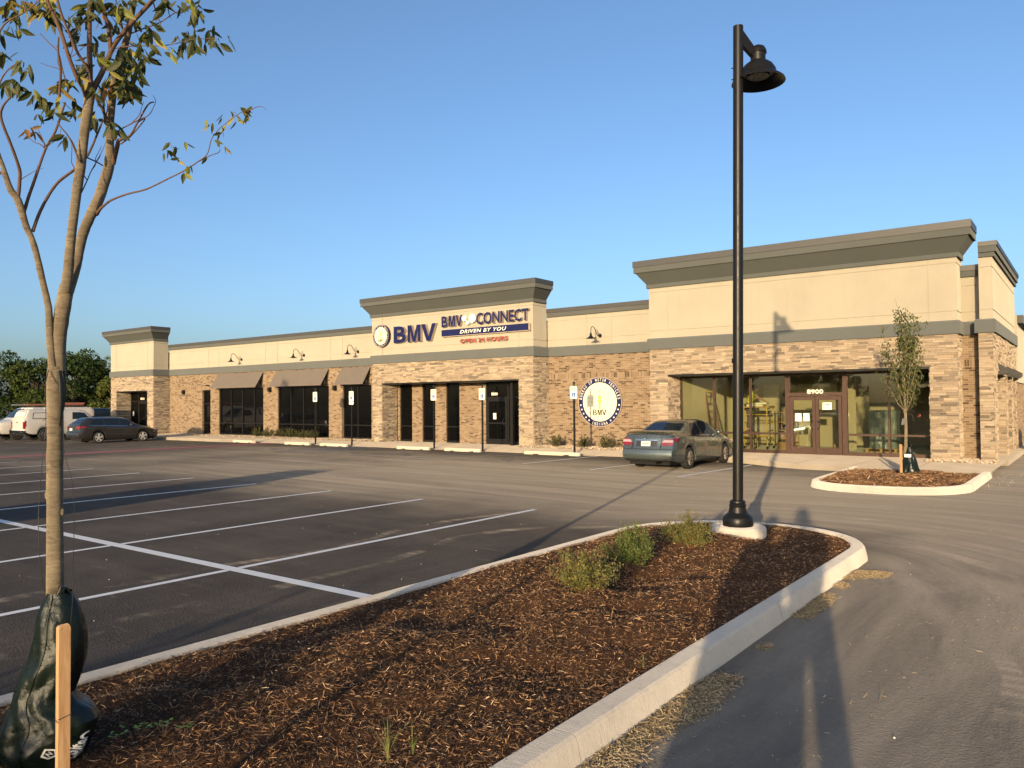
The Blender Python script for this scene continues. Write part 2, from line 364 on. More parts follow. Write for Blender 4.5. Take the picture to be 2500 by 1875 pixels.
def mat_bark():
    t=NT('bark'); v=t.coord('Object',(3.5,3.5,17)); n=t.noise(v,3,8,.75,1.6); v2=t.coord(); n2=t.noise(v2,9,5,.6)
    col=t.ramp(n,[(.3,(.085,.062,.04)),(.45,(.185,.145,.095)),(.6,(.25,.20,.13)),(.75,(.36,.30,.21))])
    col=t.mix(t.ramp(n2,[(.35,0),(.7,1)]),t.mix(1,col,.7,'MULTIPLY'),t.mix(1,col,1.12,'MULTIPLY'))
    sp=t.ramp(t.noise(t.coord('Object',(30,30,110)),2,3),[(.68,0),(.74,1)]); col=t.mix(t.math('MULTIPLY',sp,.4),col,(.45,.36,.26))
    t.bsdf(col,.8,0,t.bump(t.math('ADD',n,t.math('MULTIPLY',n2,.6)),.6,.008),.3)
mat_bark()
def mat_wood():
    t=NT('stake_wood'); v=t.coord('Object',(30,30,2.2)); n=t.noise(v,2,6,.65,1.0); v2=t.coord()
    col=t.ramp(n,[(.3,(.25,.135,.06)),(.5,(.38,.23,.115)),(.75,(.48,.32,.18))]); 
    vo=t.n('ShaderNodeTexVoronoi'); vo.inputs['Scale'].default_value=9; t.l(t.coord('Object',(1,1,.6)),vo.inputs['Vector']); col=t.mix(t.ramp(vo.outputs['Distance'],[(.06,.8),(.11,0)]),col,(.12,.05,.02))
    t.bsdf(col,.75,0,t.bump(n,.5,.003),.25)
mat_wood()
def mat_bag():
    t=NT('bag_vinyl'); v=t.coord(); n=t.noise(v,5,4); w=t.noise(t.coord('Object',(700,700,700)),1,2)
    col=t.mix(n,(.004,.008,.006),(.009,.014,.010))
    t.bsdf(col,t.ramp(t.noise(v,12,4),[(.3,.22),(.7,.36)]),0,t.bump(t.math('ADD',t.math('MULTIPLY',n,3.0),t.math('MULTIPLY',w,.08)),.5,.02),.35,0)
mat_bag()
# ================================================================ GROUND
def sheet(name,mat,x0,x1,y0,y1,z,kind='structure'):
    mb=MB(); mb.poly([(x0,y0,z),(x1,y0,z),(x1,y1,z),(x0,y1,z)]); return tag(mb.build(name,mat),kind=kind)
simple('soil',(.09,.08,.04),.95,0,.4,.3)
sheet('ground','soil',-900,900,-900,900,-.03)
sheet('parking_lot_asphalt','asphalt',-95,60,-70,62,0)
white=MB(); 
def line(mb,x0,y0,x1,y1,w=.1,z=.004):
    d=Vector((x1-x0,y1-y0)).normalized(); n=Vector((-d.y,d.x))*w/2
    mb.poly([(x0-n.x,y0-n.y,z),(x1-n.x,y1-n.y,z),(x1+n.x,y1+n.y,z),(x0+n.x,y0+n.y,z)])
for k in range(11):
    x=-8.04-2.742*k
    line(white,x,-.8,x,5.25 ,.1); line(white,x,5.41,x,11.4,.1)
line(white,-5.44,5.33,-48,5.33,.15)
for x,y0,y1 in ((-14.4,19.75,24.0),(-11.45,18.95,23.9),(-8.5,18.35,22.9)): line(white,x,y0,x+.25,y1,.1)
for k in range(7):
    x=-41.2-2.75*k; line(white,x-1.4,17.6,x-1.4,22.9,.1)
tag(white.build('stall_lines','white_paint'),kind='structure')
worn=MB()
for a in ((-27.2,19.85,-24.75,19.6),(-27.2,19.85,-27.1,24.0),(-24.75,19.6,-24.6,24.0),(-19.2,19.4,-17.35,19.6),(-19.2,19.4,-19.1,23.9),(-17.35,19.6,-17.15,23.9),(-22.05,19.6,-22.0,24)): line(worn,*a,.09)
for k in range(5): line(worn,-19.1,20.0+.8*k,-17.3,20.3+.8*k,.07)
tag(worn.build('worn_bay_lines','worn_paint'),kind='structure')
blue=MB()
for k in range(5): line(blue,-27.0,20.2+.8*k,-24.75,21.0+.8*k,.12)
tag(blue.build('blue_hatching','blue_paint'),kind='structure')
isa=MB()                                   # wheelchair symbols painted on the bays
for cx,cy in ((-20.7,20.6),(-23.4,20.5),(-16.0,20.5),(-28.5,20.5)):
    n=20
    for k in range(n*3//4):
        a0,a1=2*pi*k/n+.6,2*pi*(k+1)/n+.6
        line(isa,cx+.38*cos(a0),cy+.38*sin(a0),cx+.38*cos(a1),cy+.38*sin(a1),.09)
    line(isa,cx-.05,cy+.2,cx-.05,cy+.85,.12); line(isa,cx-.05,cy+.2,cx+.4,cy+.2,.1); line(isa,cx+.4,cy+.2,cx+.55,cy-.25,.1); line(isa,cx-.05,cy+.55,cx+.3,cy+.55,.08)
tag(isa.build('bay_symbols','worn_paint'),kind='structure')
red=MB(); red.poly([(-33.95,3,.006),(-32.65,3,.006),(-32.2,23.95,.006),(-33.45,23.95,.006)])
tag(red.build('red_lane_strip','red_paint'),kind='structure')

# kerb helper -------------------------------------------------------------
KP=[(0,-.02),(-.03,.11),(-.04,.135),(-.06,.15),(-.18,.15),(-.195,.14),(-.2,-.02)]
def resample(path,closed,step):
    P=[Vector(p) for p in path]; 
    if closed: P=P+[P[0]]
    out=[];
    for a,b in zip(P[:-1],P[1:]):
        n=max(1,int((b-a).length/step))
        for i in range(n): out.append(a+(b-a)*i/n)
    out.append(P[-1]); return out
def kerb(name,path,closed,joint=3.1,gap=.008):
    pts=resample(path,closed,.14); seg=[pts[0]]; acc=0; mb=MB()
    for a,b in zip(pts[:-1],pts[1:]):
        d=(b-a).length
        if acc+d>=joint:
            t=(joint-acc)/d; p=a+(b-a)*t; e=(b-a).normalized()
            seg.append(p-e*gap/2); mb.sweep([(q.x,q.y) for q in seg],KP,False,True); seg=[p+e*gap/2]; acc=(1-t)*d
            if (b-seg[0]).length>.02: seg.append(b)
        else: seg.append(b); acc+=d
    if len(seg)>1: mb.sweep([(q.x,q.y) for q in seg],KP,False,True)
    return tag(mb.build(name,'kerb_concrete',sharp=24),kind='structure')
def arc(cx,cy,rx,ry,a0,a1,n): return [(cx+rx*cos(R(a0+(a1-a0)*i/n)),cy+ry*sin(R(a0+(a1-a0)*i/n))) for i in range(n+1)]
isl=[(-2.19,3.7),(-2.19,9.5)]+arc(-3.6,9.7,1.42,1.58,0,90,10)[1:]+arc(-3.9,9.5,1.5,1.78,92,180,10)+[(-5.41,5),(-5.43,-5)]+arc(-3.81,-5.5,1.62,1.6,180,360,14)+[(-2.19,0)]
kerb('planting_island_kerb',isl,True)
far=[(-5.25,22.05),(-5.2,18.6)]+arc(-4.0,18.3,1.2,1.22,180,270,6)[1:]+arc(-3.6,18.7,1.55,1.6,275,360,8)+[(-2.04,22.05)]
kerb('entrance_island_kerb',far,False,2.6)
# sidewalk ---------------------------------------------------------------
edge=[(-62,23.3),(-41,23.3),(-36.5,23.35),(-34,23.95),(-13,24.0),(-10.5,23.9),(-8.6,23.35),(-7.4,22.5),(-6.6,22.2),(-5.25,22.06),(-2.04,22.06),(-2.04,27),(-2.0,45)]
back=[(-2.6,45),(-2.6,26.3),(-62,26.3)]
walk=MB(); ex_=[p[0] for p in edge[:11]]; xs_w=sorted(set(list(np.arange(-62,-2.1,.5))+ex_+[-2.04])); rows=[]
for x in xs_w:
    yf=float(np.interp(x,ex_,[p[1] for p in edge[:11]])); zf=float(np.interp(x,[-35.5,-34.2,-13.8,-11.5],[.15,.015,.015,.15])); rows.append([(x,yf,-.02),(x,yf,zf-.012),(x,yf+.012,zf),(x,max(25.05,yf+.3),.15),(x,26.3,.15)])
n_=len(rows[0]); walk.add([p for r in rows for p in r],[(i*n_+j,(i+1)*n_+j,(i+1)*n_+j+1,i*n_+j+1) for i in range(len(rows)-1) for j in range(n_-1)])
walk.prism([(-2.7,26.3,-.02),(-2.04,26.3,-.02),(-2.0,45,-.02),(-2.7,45,-.02)],(0,0,.17))
tag(walk.build('sidewalk','walk_concrete'),kind='structure')
wj=MB()
for x in [-60+1.52*i for i in range(38)]:
    if x<-2.3:
        y0=np.interp(x,[p[0] for p in edge[:10]],[p[1] for p in edge[:10]]); (wj.box(x,x+.008,y0+.02,25.2,.1502,.1525) if not -35.6<x<-11.4 else wj.poly([(x,y0+.02,.019),(x+.008,y0+.02,.019),(x+.008,25.05,.153),(x,25.05,.153)]))
tag(wj.build('sidewalk_joints','stone_backing'),kind='structure')

# mulch -------------------------------------------------------------------
def inside(P,x,y):
    P=np.array(P); r=np.zeros(np.shape(x),bool); j=len(P)-1
    for i in range(len(P)):
        xi,yi=P[i]; xj,yj=P[j]
        c=((yi>y)!=(yj>y))&(x<(xj-xi)*(y-yi)/(yj-yi+1e-12)+xi); r^=c; j=i
    return r
_ph=RNG.uniform(0,6.28,(24,)); _k=RNG.normal(0,1,(24,2))*np.array([1.0]*12+[4.0]*12)[:,None]*1.6*np.array([1.8]*12+[1.5]*12)[:,None]
def lump(x,y):
    s=0
    for i in range(24): s=s+np.sin(_k[i,0]*x+_k[i,1]*y+_ph[i])*(.011 if i<12 else .0050)
    return s
def mulch_h(x,y,cx,hw,mound,z0):
    yn=10.9 if z0<.15 and hw<1.5 else 21.6; e=np.clip(1-((x-cx)/hw)**2,0,1)*np.clip((yn-y)/1.2,0,1)*(np.clip((y-17.2)/1.0,0,1) if hw>1.5 else 1.0)
    return z0+mound*e+lump(x,y)*(.12+.88*np.clip(e*2.2,0,1))
def mulch(name,outline,cx,hw,mound,z0,res,bbox,n,campt,size,label):
    xs=np.arange(bbox[0],bbox[1],res); ys=np.arange(bbox[2],bbox[3],res)
    X,Y=np.meshgrid(xs,ys); Z=mulch_h(X,Y,cx,hw,mound,z0); V=np.stack([X.ravel(),Y.ravel(),Z.ravel()],1)
    ny,nx=X.shape; i=np.arange(nx-1)[None,:]+np.arange(ny-1)[:,None]*nx; F=np.stack([i,i+1,i+1+nx,i+nx],-1).reshape(-1,4)
    cen=V[F].mean(1); F=F[inside(outline,cen[:,0],cen[:,1])]
    g=npmesh(name,V,F,'mulch_ground',smooth=True); tag(g,kind='structure')
    # chips: more of them close by, where they show
    k=int(n*3.2); x=RNG.uniform(bbox[0],bbox[1],k); y=RNG.uniform(bbox[2],bbox[3],k)
    d=np.hypot(x-campt[0],y-campt[1]); keep=RNG.uniform(0,1,k)<np.clip((3.6/d)**1.1,.22,1); keep&=inside(outline,x,y); x,y=x[keep][:n],y[keep][:n]; k=len(x)
    d=np.hypot(x-campt[0],y-campt[1])
    L=RNG.gamma(4,.25,k)*size*(1+.02*d); W=np.clip(RNG.gamma(3,.33,k),.3,2.2)*size*.082*(1+.06*d)
    yaw=RNG.uniform(0,2*pi,k); pit=RNG.normal(0,.32,k); rol=RNG.normal(0,.6,k)
    dr=np.stack([np.cos(yaw)*np.cos(pit),np.sin(yaw)*np.cos(pit),np.sin(pit)],1)
    sd=np.stack([-np.sin(yaw),np.cos(yaw),np.zeros(k)],1); upv=np.cross(dr,sd); sd=sd*np.cos(rol)[:,None]+upv*np.sin(rol)[:,None]
    C=np.stack([x,y,mulch_h(x,y,cx,hw,mound,z0)+RNG.uniform(.002,.02,k)*(1+.3*(size>.04))],1)
    a=dr*L[:,None]/2; b=sd*W[:,None]/2; bend=upv*(RNG.normal(0,.06,k)*L)[:,None]
    V=np.stack([C-a-b*.6,C-a+b*.6,C+bend+b,C+bend-b,C+a+b*.4,C+a-b*.4],1).reshape(-1,3)
    o=np.arange(k)[:,None]*6; F=np.concatenate([o+np.array([0,3,2,1]),o+np.array([3,5,4,2])],0)
    t=RNG.uniform(0,1,k); pal=np.array([(.052,.034,.023),(.11,.064,.036),(.24,.13,.066),(.38,.215,.11),(.50,.31,.165),(.66,.49,.31)])
    idx=np.searchsorted([.28,.56,.78,.915,.975],t); col=pal[idx]*RNG.uniform(.7,1.3,(k,1))
    c=npmesh(name.replace('bed','chips'),V,F,'mulch_chip',np.concatenate([col,col],0))
    tag(c,label,'mulch',kind='stuff'); return c
def inset(P,d):
    P=[Vector(p) for p in P]; n=len(P); out=[]
    for i in range(n):
        a,b=P[i-1],P[(i+1)%n]; t=(b-a).normalized(); out.append(tuple(P[i]-Vector((t.y,-t.x))*d))
    return out
mulch('island_mulch_bed',inset(isl,.165),-3.8,1.45,.06,.128,.05,(-5.45,-2.1,-7.2,11.3),190000,(0,.5),.028,'brown shredded bark mulch filling the long planting island in the foreground')
far_in=inset(far+[(-2.25,21.4),(-5.05,21.5)],.2); far_in=[(-5.04,21.6),(-5.0,18.6)]+arc(-4.0,18.3,1.0,1.02,180,270,6)[1:]+arc(-3.6,18.7,1.35,1.4,275,360,8)+[(-2.24,21.5)]
mulch('entrance_mulch_bed',far_in,-3.6,1.6,.07,.125,.08,(-5.2,-2.1,17,21.7),16000,(0,14),.06,'reddish brown mulch in the small island beside the doors')
fill=MB(); fill.box(-5.06,-2.23,21.5,22.07,.0,.151); tag(fill.build('island_back_slab','walk_concrete'),kind='structure')

# gravel strips along the wall --------------------------------------------
def pebbles(name,rects,n,size,label,z=.15,cat='gravel',pal=None,zr=.02):
    area=[(r[1]-r[0])*(r[3]-r[2]) for r in rects]; tot=sum(area); VV=[];FF=[];CC=[];o=0
    ico=np.array([(1,0,0),(-1,0,0),(0,1,0),(0,-1,0),(0,0,1),(0,0,-1)],float); fc=np.array([(0,2,4),(2,1,4),(1,3,4),(3,0,4),(2,0,5),(1,2,5),(3,1,5),(0,3,5)])
    for r,a in zip(rects,area):
        k=int(n*a/tot); p=np.stack([RNG.uniform(r[0],r[1],k),RNG.uniform(r[2],r[3],k),z+RNG.uniform(0,zr,k)],1)
        s=RNG.uniform(.6,1.5,(k,1,1))*size*RNG.uniform(.6,1.3,(k,1,3)); s[:,:,2]*=.7
        V=p[:,None,:]+ico[None]*s*RNG.uniform(.75,1.2,(k,6,1)); an=RNG.uniform(0,6.28,k); 
        dx=V[:,:,0]-p[:,None,0]; dy=V[:,:,1]-p[:,None,1]; V[:,:,0]=p[:,None,0]+dx*np.cos(an)[:,None]-dy*np.sin(an)[:,None]; V[:,:,1]=p[:,None,1]+dx*np.sin(an)[:,None]+dy*np.cos(an)[:,None]
        F=(fc[None]+(np.arange(k)[:,None,None]*6)).reshape(-1,3)+o; o+=k*6; VV.append(V.reshape(-1,3)); FF.append(F)
        P=np.array(pal or [(.45,.36,.26),(.32,.25,.18),(.55,.48,.38),(.25,.19,.14),(.42,.30,.2)]); CC.append(np.repeat(P[RNG.integers(0,len(P),k)]*RNG.uniform(.7,1.2,(k,1)),8,axis=0))
    return tag(npmesh(name,np.concatenate(VV),np.concatenate(FF),'pebble',np.concatenate(CC)),label,cat,kind='stuff')
pebbles('gravel_strip',[(-42.0,-28.4,25.15,26.25),(-28.4,-27.2,25.3,26.3),(-46.4,-43.2,25.8,26.3)],9000,.032,'tan river gravel along the brick wall under the awning windows',.15,zr=.05)
pebbles('gravel_strip',[(-18.4,-12.3,24.95,25.28),(-17.8,-12.8,25.25,26.3)],5200,.032,'tan river gravel under the round wall sign',.15,zr=.05)
pebbles('gravel_strip',[(-3.9,-2.2,24.75,25.28),(-3.1,-2.3,25.2,26.0)],1600,.03,'tan river gravel at the foot of the stone corner pier',.15,zr=.05)
pebbles('loose_grit',[(-14,-5.8,-.5,10),(-25,-1,11,22),(-1.9,3,2,12)],260,.0065,'small pale stones scattered over the asphalt lot',.004,zr=.002,pal=[(.6,.55,.48),(.5,.45,.4)])
pebbles('loose_grit',[(-2.0,-1.5,19.5,24)],60,.008,'pale gravel spilled on asphalt past the corner kerb',.006,zr=.003,pal=[(.6,.55,.48),(.5,.42,.33)])

# straw and dirt washed against the kerb ------------------------------------
vcol('silt',.95,.6,120,.1)
def straw_patch(poly,n,label):
    xs=[p[0] for p in poly]; ys=[p[1] for p in poly]; k=n*4
    x=RNG.uniform(min(xs),max(xs),k); y=RNG.uniform(min(ys),max(ys),k); w=inside(poly,x+RNG.normal(0,.035,k),y+RNG.normal(0,.035,k)); x,y=x[w][:n],y[w][:n]; k=len(x)
    L=RNG.gamma(2.5,.4,k)*.022; big=RNG.uniform(0,1,k)<.05; L[big]*=3; W=RNG.uniform(.0012,.003,k); yaw=RNG.uniform(0,6.28,k); pit=RNG.normal(0,.2,k)
    dr=np.stack([np.cos(yaw)*np.cos(pit),np.sin(yaw)*np.cos(pit),np.sin(pit)],1)*L[:,None]/2; sd=np.stack([-np.sin(yaw),np.cos(yaw),np.full(k,.3)],1)*W[:,None]
    C=np.stack([x,y,RNG.uniform(.004,.02,k)],1); V=np.stack([C-dr-sd,C+dr-sd,C+dr+sd,C-dr+sd],1).reshape(-1,3); F=np.arange(4*k).reshape(-1,4)
    col=np.array([(.42,.31,.17),(.30,.22,.12),(.55,.43,.25),(.22,.16,.09)])[RNG.integers(0,4,k)]*RNG.uniform(.7,1.15,(k,1))
    tag(npmesh('straw_debris',V,F,'straw',col),label,'straw',kind='stuff')
straw_patch([(-2.19,2.9),(-2.19,4.9),(-2.12,5.21),(-2.03,5.31),(-1.99,5.14),(-1.96,4.75),(-1.94,4.53),(-1.98,4.29),(-2.03,4.1),(-2.03,3.93),(-2.0,3.78),(-1.93,3.6),(-1.88,3.3),(-1.86,2.9)],11000,'long drift of straw and chaff against the near end of the kerb')
straw_patch([(-2.14,5.94),(-2.12,6.1),(-2.05,6.1),(-2.03,5.98)],260,'tiny scrap of straw beside the middle of the kerb')
straw_patch([(-2.18,7.0),(-2.19,7.95),(-2.13,8.05),(-2.03,7.71),(-2.0,7.36),(-2.06,6.95)],3000,'oval patch of straw in the shadow beside the kerb')
straw_patch([(-2.19,8.36),(-2.18,8.6),(-2.08,8.56),(-2.05,8.36),(-2.13,8.28)],420,'small round sunlit tuft of straw next to the kerb')
straw_patch([(-2.2,8.8),(-2.2,9.25),(-2.01,9.38),(-1.80,9.36),(-1.82,9.13),(-2.0,8.98),(-2.14,8.74)],2400,'bright sunlit smear of straw off the kerb nose')
for k in range(5): straw_patch([(-2.16+.25*k,3+1.1*k),(-2.16+.25*k,4.5+1.1*k),(-1.2+.2*k,4.2+1.1*k),(-1.3+.2*k,2.9+1.1*k)],60,'loose strands of straw thinly scattered over the drive, scatter %s'%('nearest the camera','second nearest','in the middle','beyond the middle','farthest away')[0:][0] if 0 else 'loose strands of straw thinly scattered over the drive '+('nearest the camera','beside the long straw drift','past the end of the long drift','abreast of the oval straw patch','off the kerb nose')[k])

# ================================================================ BUILDING
BO=(-27.0,25.3,0.0)
bld=empty('commercial_building',BO,0,'long single storey tan brick and stone commercial building with grey cornices','building')
YF,YR=25.3,26.35
def part(mb,name,mat,parent=bld,**k):
    if parent is bld: return mb.build(name,mat,parent,origin=BO,**k)
    return mb.build(name,mat,parent,origin=BO,**k)
PAL=[(.355,.278,.193),(.315,.245,.172),(.39,.312,.222),(.335,.268,.19),(.37,.298,.212),(.285,.22,.155),(.35,.285,.21)]
DK=[(.215,.17,.128),(.245,.195,.147),(.175,.14,.106)]
def stones(mb,axis,a0,a1,z0,z1,plane,out,dark=.17):
    z=z0
    while z<z1-.012:
        h=min(random.choice([.045,.058,.07,.085]),z1-z)
        if z1-z-h<.03: h=z1-z
        a=a0-random.uniform(0,.25)
        while a<a1:
            L=random.choice([.14,.18,.24,.30,.38,.48])*random.uniform(.85,1.15); b0,b1=max(a,a0),min(a+L,a1)
            if b1-b0>.02:
                d=random.uniform(.006,.032); g=.0025; c=random.choice(DK if random.random()<dark else PAL); q=random.uniform(.85,1.15); mb.col=(c[0]*q,c[1]*q,c[2]*q)
                hh=[(z,z+h)]
                if h>.08 and random.random()<.35: hh=[(z,z+h*.5),(z+h*.5,z+h)]
                for (u,w) in hh:
                    d2=d+random.uniform(-.006,.01) ; pl0=plane-out*.04; pl1=plane+out*d2
                    if len(hh)>1:
                        c=random.choice(DK if random.random()<dark*1.6 else PAL); mb.col=(c[0]*q,c[1]*q,c[2]*q)
                    j=[random.uniform(-.006,.006) for _ in range(4)]
                    if axis=='x':
                        v=[(b0+g,pl0,u+g),(b1-g,pl0,u+g),(b1-g,pl0,w-g),(b0+g,pl0,w-g),(b0+g,pl1+j[0],u+g),(b1-g,pl1+j[1],u+g),(b1-g,pl1+j[2],w-g),(b0+g,pl1+j[3],w-g)]
                    else:
                        v=[(pl0,b0+g,u+g),(pl0,b1-g,u+g),(pl0,b1-g,w-g),(pl0,b0+g,w-g),(pl1+j[0],b0+g,u+g),(pl1+j[1],b1-g,u+g),(pl1+j[2],b1-g,w-g),(pl1+j[3],b0+g,w-g)]
                    mb.add(v,[(4,5,6,7),(0,1,5,4),(1,2,6,5),(2,3,7,6),(3,0,4,7)])
            a+=L
        z+=h
def stucco_panels(mb,axis,cuts,zc,plane,out,th=.022,gap=.024):
    for a,b in zip(cuts[:-1],cuts[1:]):
        for u,w in zip(zc[:-1],zc[1:]):
            e=gap/2; a_,b_=a+(e if a!=cuts[0] else 0),b-(e if b!=cuts[-1] else 0); u_,w_=u+(e if u!=zc[0] else 0),w-(e if w!=zc[-1] else 0)
            if axis=='x': mb.box(a_,b_,min(plane,plane+out*th),max(plane,plane+out*th),u_,w_)
            else: mb.box(min(plane,plane+out*th),max(plane,plane+out*th),a_,b_,u_,w_)
def window(x0,x1,z0,z1,Y,mull,rails,fm='dark_frame',gm='dark_glass',w=.055,parent=bld,name='window'):
    mb=MB(); y0,y1=Y-.06,Y+.06
    mb.box(x0,x0+w,y0,y1,z0,z1); mb.box(x1-w,x1,y0,y1,z0,z1); mb.box(x0+w,x1-w,y0,y1,z0,z0+w*1.6); mb.box(x0+w,x1-w,y0,y1,z1-w,z1)
    for m_ in mull: mb.box(m_-w/2,m_+w/2,y0+.002,y1,z0+w*1.6,z1-w)
    xs=[x0+w]+[q for m_ in mull for q in (m_-w/2,m_+w/2)]+[x1-w]
    for r in rails:
        for i in range(0,len(xs),2): mb.box(xs[i],xs[i+1],y0+.004,y1,r-w/2,r+w/2)
    f=part(mb,name,fm,parent)
    g=MB(); g.quad((x0+w*.5,Y,z0+w),(x1-w*.5,Y,z0+w),(x1-w*.5,Y,z1-w*.5),(x0+w*.5,Y,z1-w*.5)); part(g,'pane',gm,f)
    return f
def cornice(xl,xr,z0,zc,zf,zt,front=YF,rear=26.15,ov=.40):
    P=[(xl,rear),(xl,front),(xr,front),(xr,rear)]
    c=MB(); c.sweep(P,[(0.019,z0),(.09,z0),(.09,z0+.13),(.019,z0+.13)]); c.sweep(P,[(.0,zf),(ov,zf),(ov,zf+(zt-zf)*.47),(.0,zf+(zt-zf)*.47)])
    o=part(c,'cornice','fascia_grey')
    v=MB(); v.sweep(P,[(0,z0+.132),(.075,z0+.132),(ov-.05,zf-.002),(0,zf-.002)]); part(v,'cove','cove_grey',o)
    t=MB(); a=zf+(zt-zf)*.47+.002; t.sweep(P,[(0,a),(ov+.025,a),(ov+.025,zt-.015),(ov-.04,zt),(0,zt)]); t.box(xl-.0,xr+.0,front+.0,rear,zt-.06,zt-.012); part(t,'coping','coping_metal',o)
    return o
def pavilion(xl,xr,ox0,ox1,zt,j):
    s=MB()
    stones(s,'x',xl,ox0,.15,2.86,YF,-1); stones(s,'x',ox1,xr,.15,2.86,YF,-1); stones(s,'x',xl,xr,2.86,3.77,YF,-1)
    stones(s,'y',YF,YR,.15,3.77,xr,1,.2); stones(s,'y',YF,YR,.15,3.77,xl,-1); stones(s,'y',YF,26.24,.15,2.86,ox0,1,.3); stones(s,'y',YF,26.24,.15,2.86,ox1,-1)
    part(s,'stone_cladding','ledgestone')
    b=MB(); b.box(xl,ox0,YF,26.24,.0,2.86); b.box(ox1,xr,YF,26.24,.0,2.86); b.box(xl,xr,YF,26.24,2.862,3.77); part(b,'pier_core','stone_backing')
    q=MB(); q.box(ox0,ox1,YF-.01,26.2,2.80,2.858); part(q,'soffit','dark_frame')
    w=MB(); w.box(xl,xr,YF,26.24,3.772,zt-.1); stucco_panels(w,'x',[xl,xl+j,xr-j,xr],[4.165,4.42,5.80,zt-1.0+.2],YF,-1); 
    stucco_panels(w,'y',[YF-.018,26.24],[4.165,4.42,5.80,zt-.8],xr,1); stucco_panels(w,'y',[YF-.018,26.24],[4.165,4.42,5.80,zt-.8],xl,-1); part(w,'stucco_wall','stucco')
    d=MB(); d.sweep([(xl,YR),(xl,YF),(xr,YF),(xr,YR)],[(.0,3.775),(.085,3.775),(.085,4.13),(.05,4.165),(.0,4.165)]); part(d,'grey_band','trim_grey')
PV=[(-51.92,-46.6,-51.2,-47.3,6.80,.70),(-27.065,-17.87,-26.44,-18.58,6.82,.68),(-12.736,-3.115,-12.06,-3.83,6.93,.72)]
for p in PV: pavilion(*p)
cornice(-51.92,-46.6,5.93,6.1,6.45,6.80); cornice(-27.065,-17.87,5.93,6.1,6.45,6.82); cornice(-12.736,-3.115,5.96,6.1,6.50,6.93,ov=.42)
# recessed brick walls
def brickwall(x0,x1,holes,Y,zt=3.77,th=.25,uvp=True):
    mb=MB(); x=x0
    for a,b,u,w in sorted(holes):
        mb.box(x,a,Y,Y+th,.0,zt)
        if u>.16: mb.box(a,b,Y,Y+th,.0,u)
        mb.box(a,b,Y,Y+th,w,zt); x=b
    mb.box(x,x1,Y,Y+th,.0,zt); return mb
HA=[(-42.97,-42.09,.15,2.83),(-41.22,-36.94,.17,2.86),(-35.65,-31.44,.17,2.86),(-30.37,-28.29,.17,2.86)]
part(brickwall(-46.6,-27.065,HA,YR),'brick_wall','brick',uv=True)
part(brickwall(-17.87,-12.736,[],YR),'brick_wall','brick',uv=True)
window(-42.97,-42.09,.15,2.83,YR+.17,[],[2.0,.85])
window(-41.22,-36.94,.17,2.86,YR+.12,[-40.09,-38.98,-37.87],[.87])
window(-35.65,-31.44,.17,2.86,YR+.12,[-34.6,-33.55,-32.5],[.86])
window(-30.37,-28.29,.17,2.86,YR+.12,[-29.33],[.86])
def recess_top(x0,x1,joints,Y=YR,zt=5.72,right_end=False):
    w=MB(); w.box(x0,x1,Y,Y+.3,3.772,zt-.05); stucco_panels(w,'x',[x0]+joints+[x1],[4.165,4.43,5.2,zt-.32],Y,-1); part(w,'stucco_wall','stucco')
    d=MB(); d.sweep([(x0,Y),(x1,Y)],[(.0,3.776),(.08,3.776),(.08,4.13),(.045,4.165),(.0,4.165)]); part(d,'grey_band','trim_grey')
    c=MB(); c.sweep([(x0,Y),(x1,Y)],[(.0,zt-.34),(.11,zt-.34),(.11,zt-.17),(.0,zt-.17)]); o=part(c,'cornice','fascia_grey')
    t=MB(); t.sweep([(x0,Y),(x1,Y)],[(-.35,zt-.168),(.14,zt-.168),(.14,zt-.01),(-.35,zt)]); part(t,'coping','coping_metal',o)
recess_top(-46.6,-27.065,[-42.26,-41.18,-36.74,-35.64,-31.25,-30.35]); recess_top(-17.87,-12.736,[-15.99,-14.89])
# awnings
for x0,x1 in ((-41.27,-36.9),(-35.69,-31.40),(-30.41,-28.31)):
    a=MB(); n=max(2,int((x1-x0)/.9)); 
    for k in range(n):
        u,w=x0+(x1-x0)*k/n,x0+(x1-x0)*(k+1)/n
        for i in range(4):
            s0,s1=i/4,(i+1)/4; sag0=.02*sin(pi*s0); sag1=.02*sin(pi*s1)
            P=lambda x,s,sg,e: (x,YR-.03-(.52)*s,3.74-.82*s-sg-e)
            xm=(u+w)/2
            a.add([P(u,s0,0,0),P(xm,s0,sag0,.006),P(xm,s1,sag1,.006),P(u,s1,0,0),P(w,s0,0,0),P(w,s1,0,0)],[(0,3,2,1),(1,2,5,4)],True)
    a.box(x0,x1,YR-.56,YR-.545,2.88,2.925)
    o=part(a,'awning','awning_fabric')
    for x in (x0+.02,(x0+x1)/2,x1-.04):
        f=MB(); f.tube([(x,YR-.02,3.70),(x,YR-.52,2.93)],.015,6); f.tube([(x,YR-.52,2.93),(x,YR-.02,2.93)],.015,6); f.tube([(x,YR-.28,2.93),(x,YR-.28,3.32)],.012,6)
        part(f,'awning_frame','dark_frame',o)
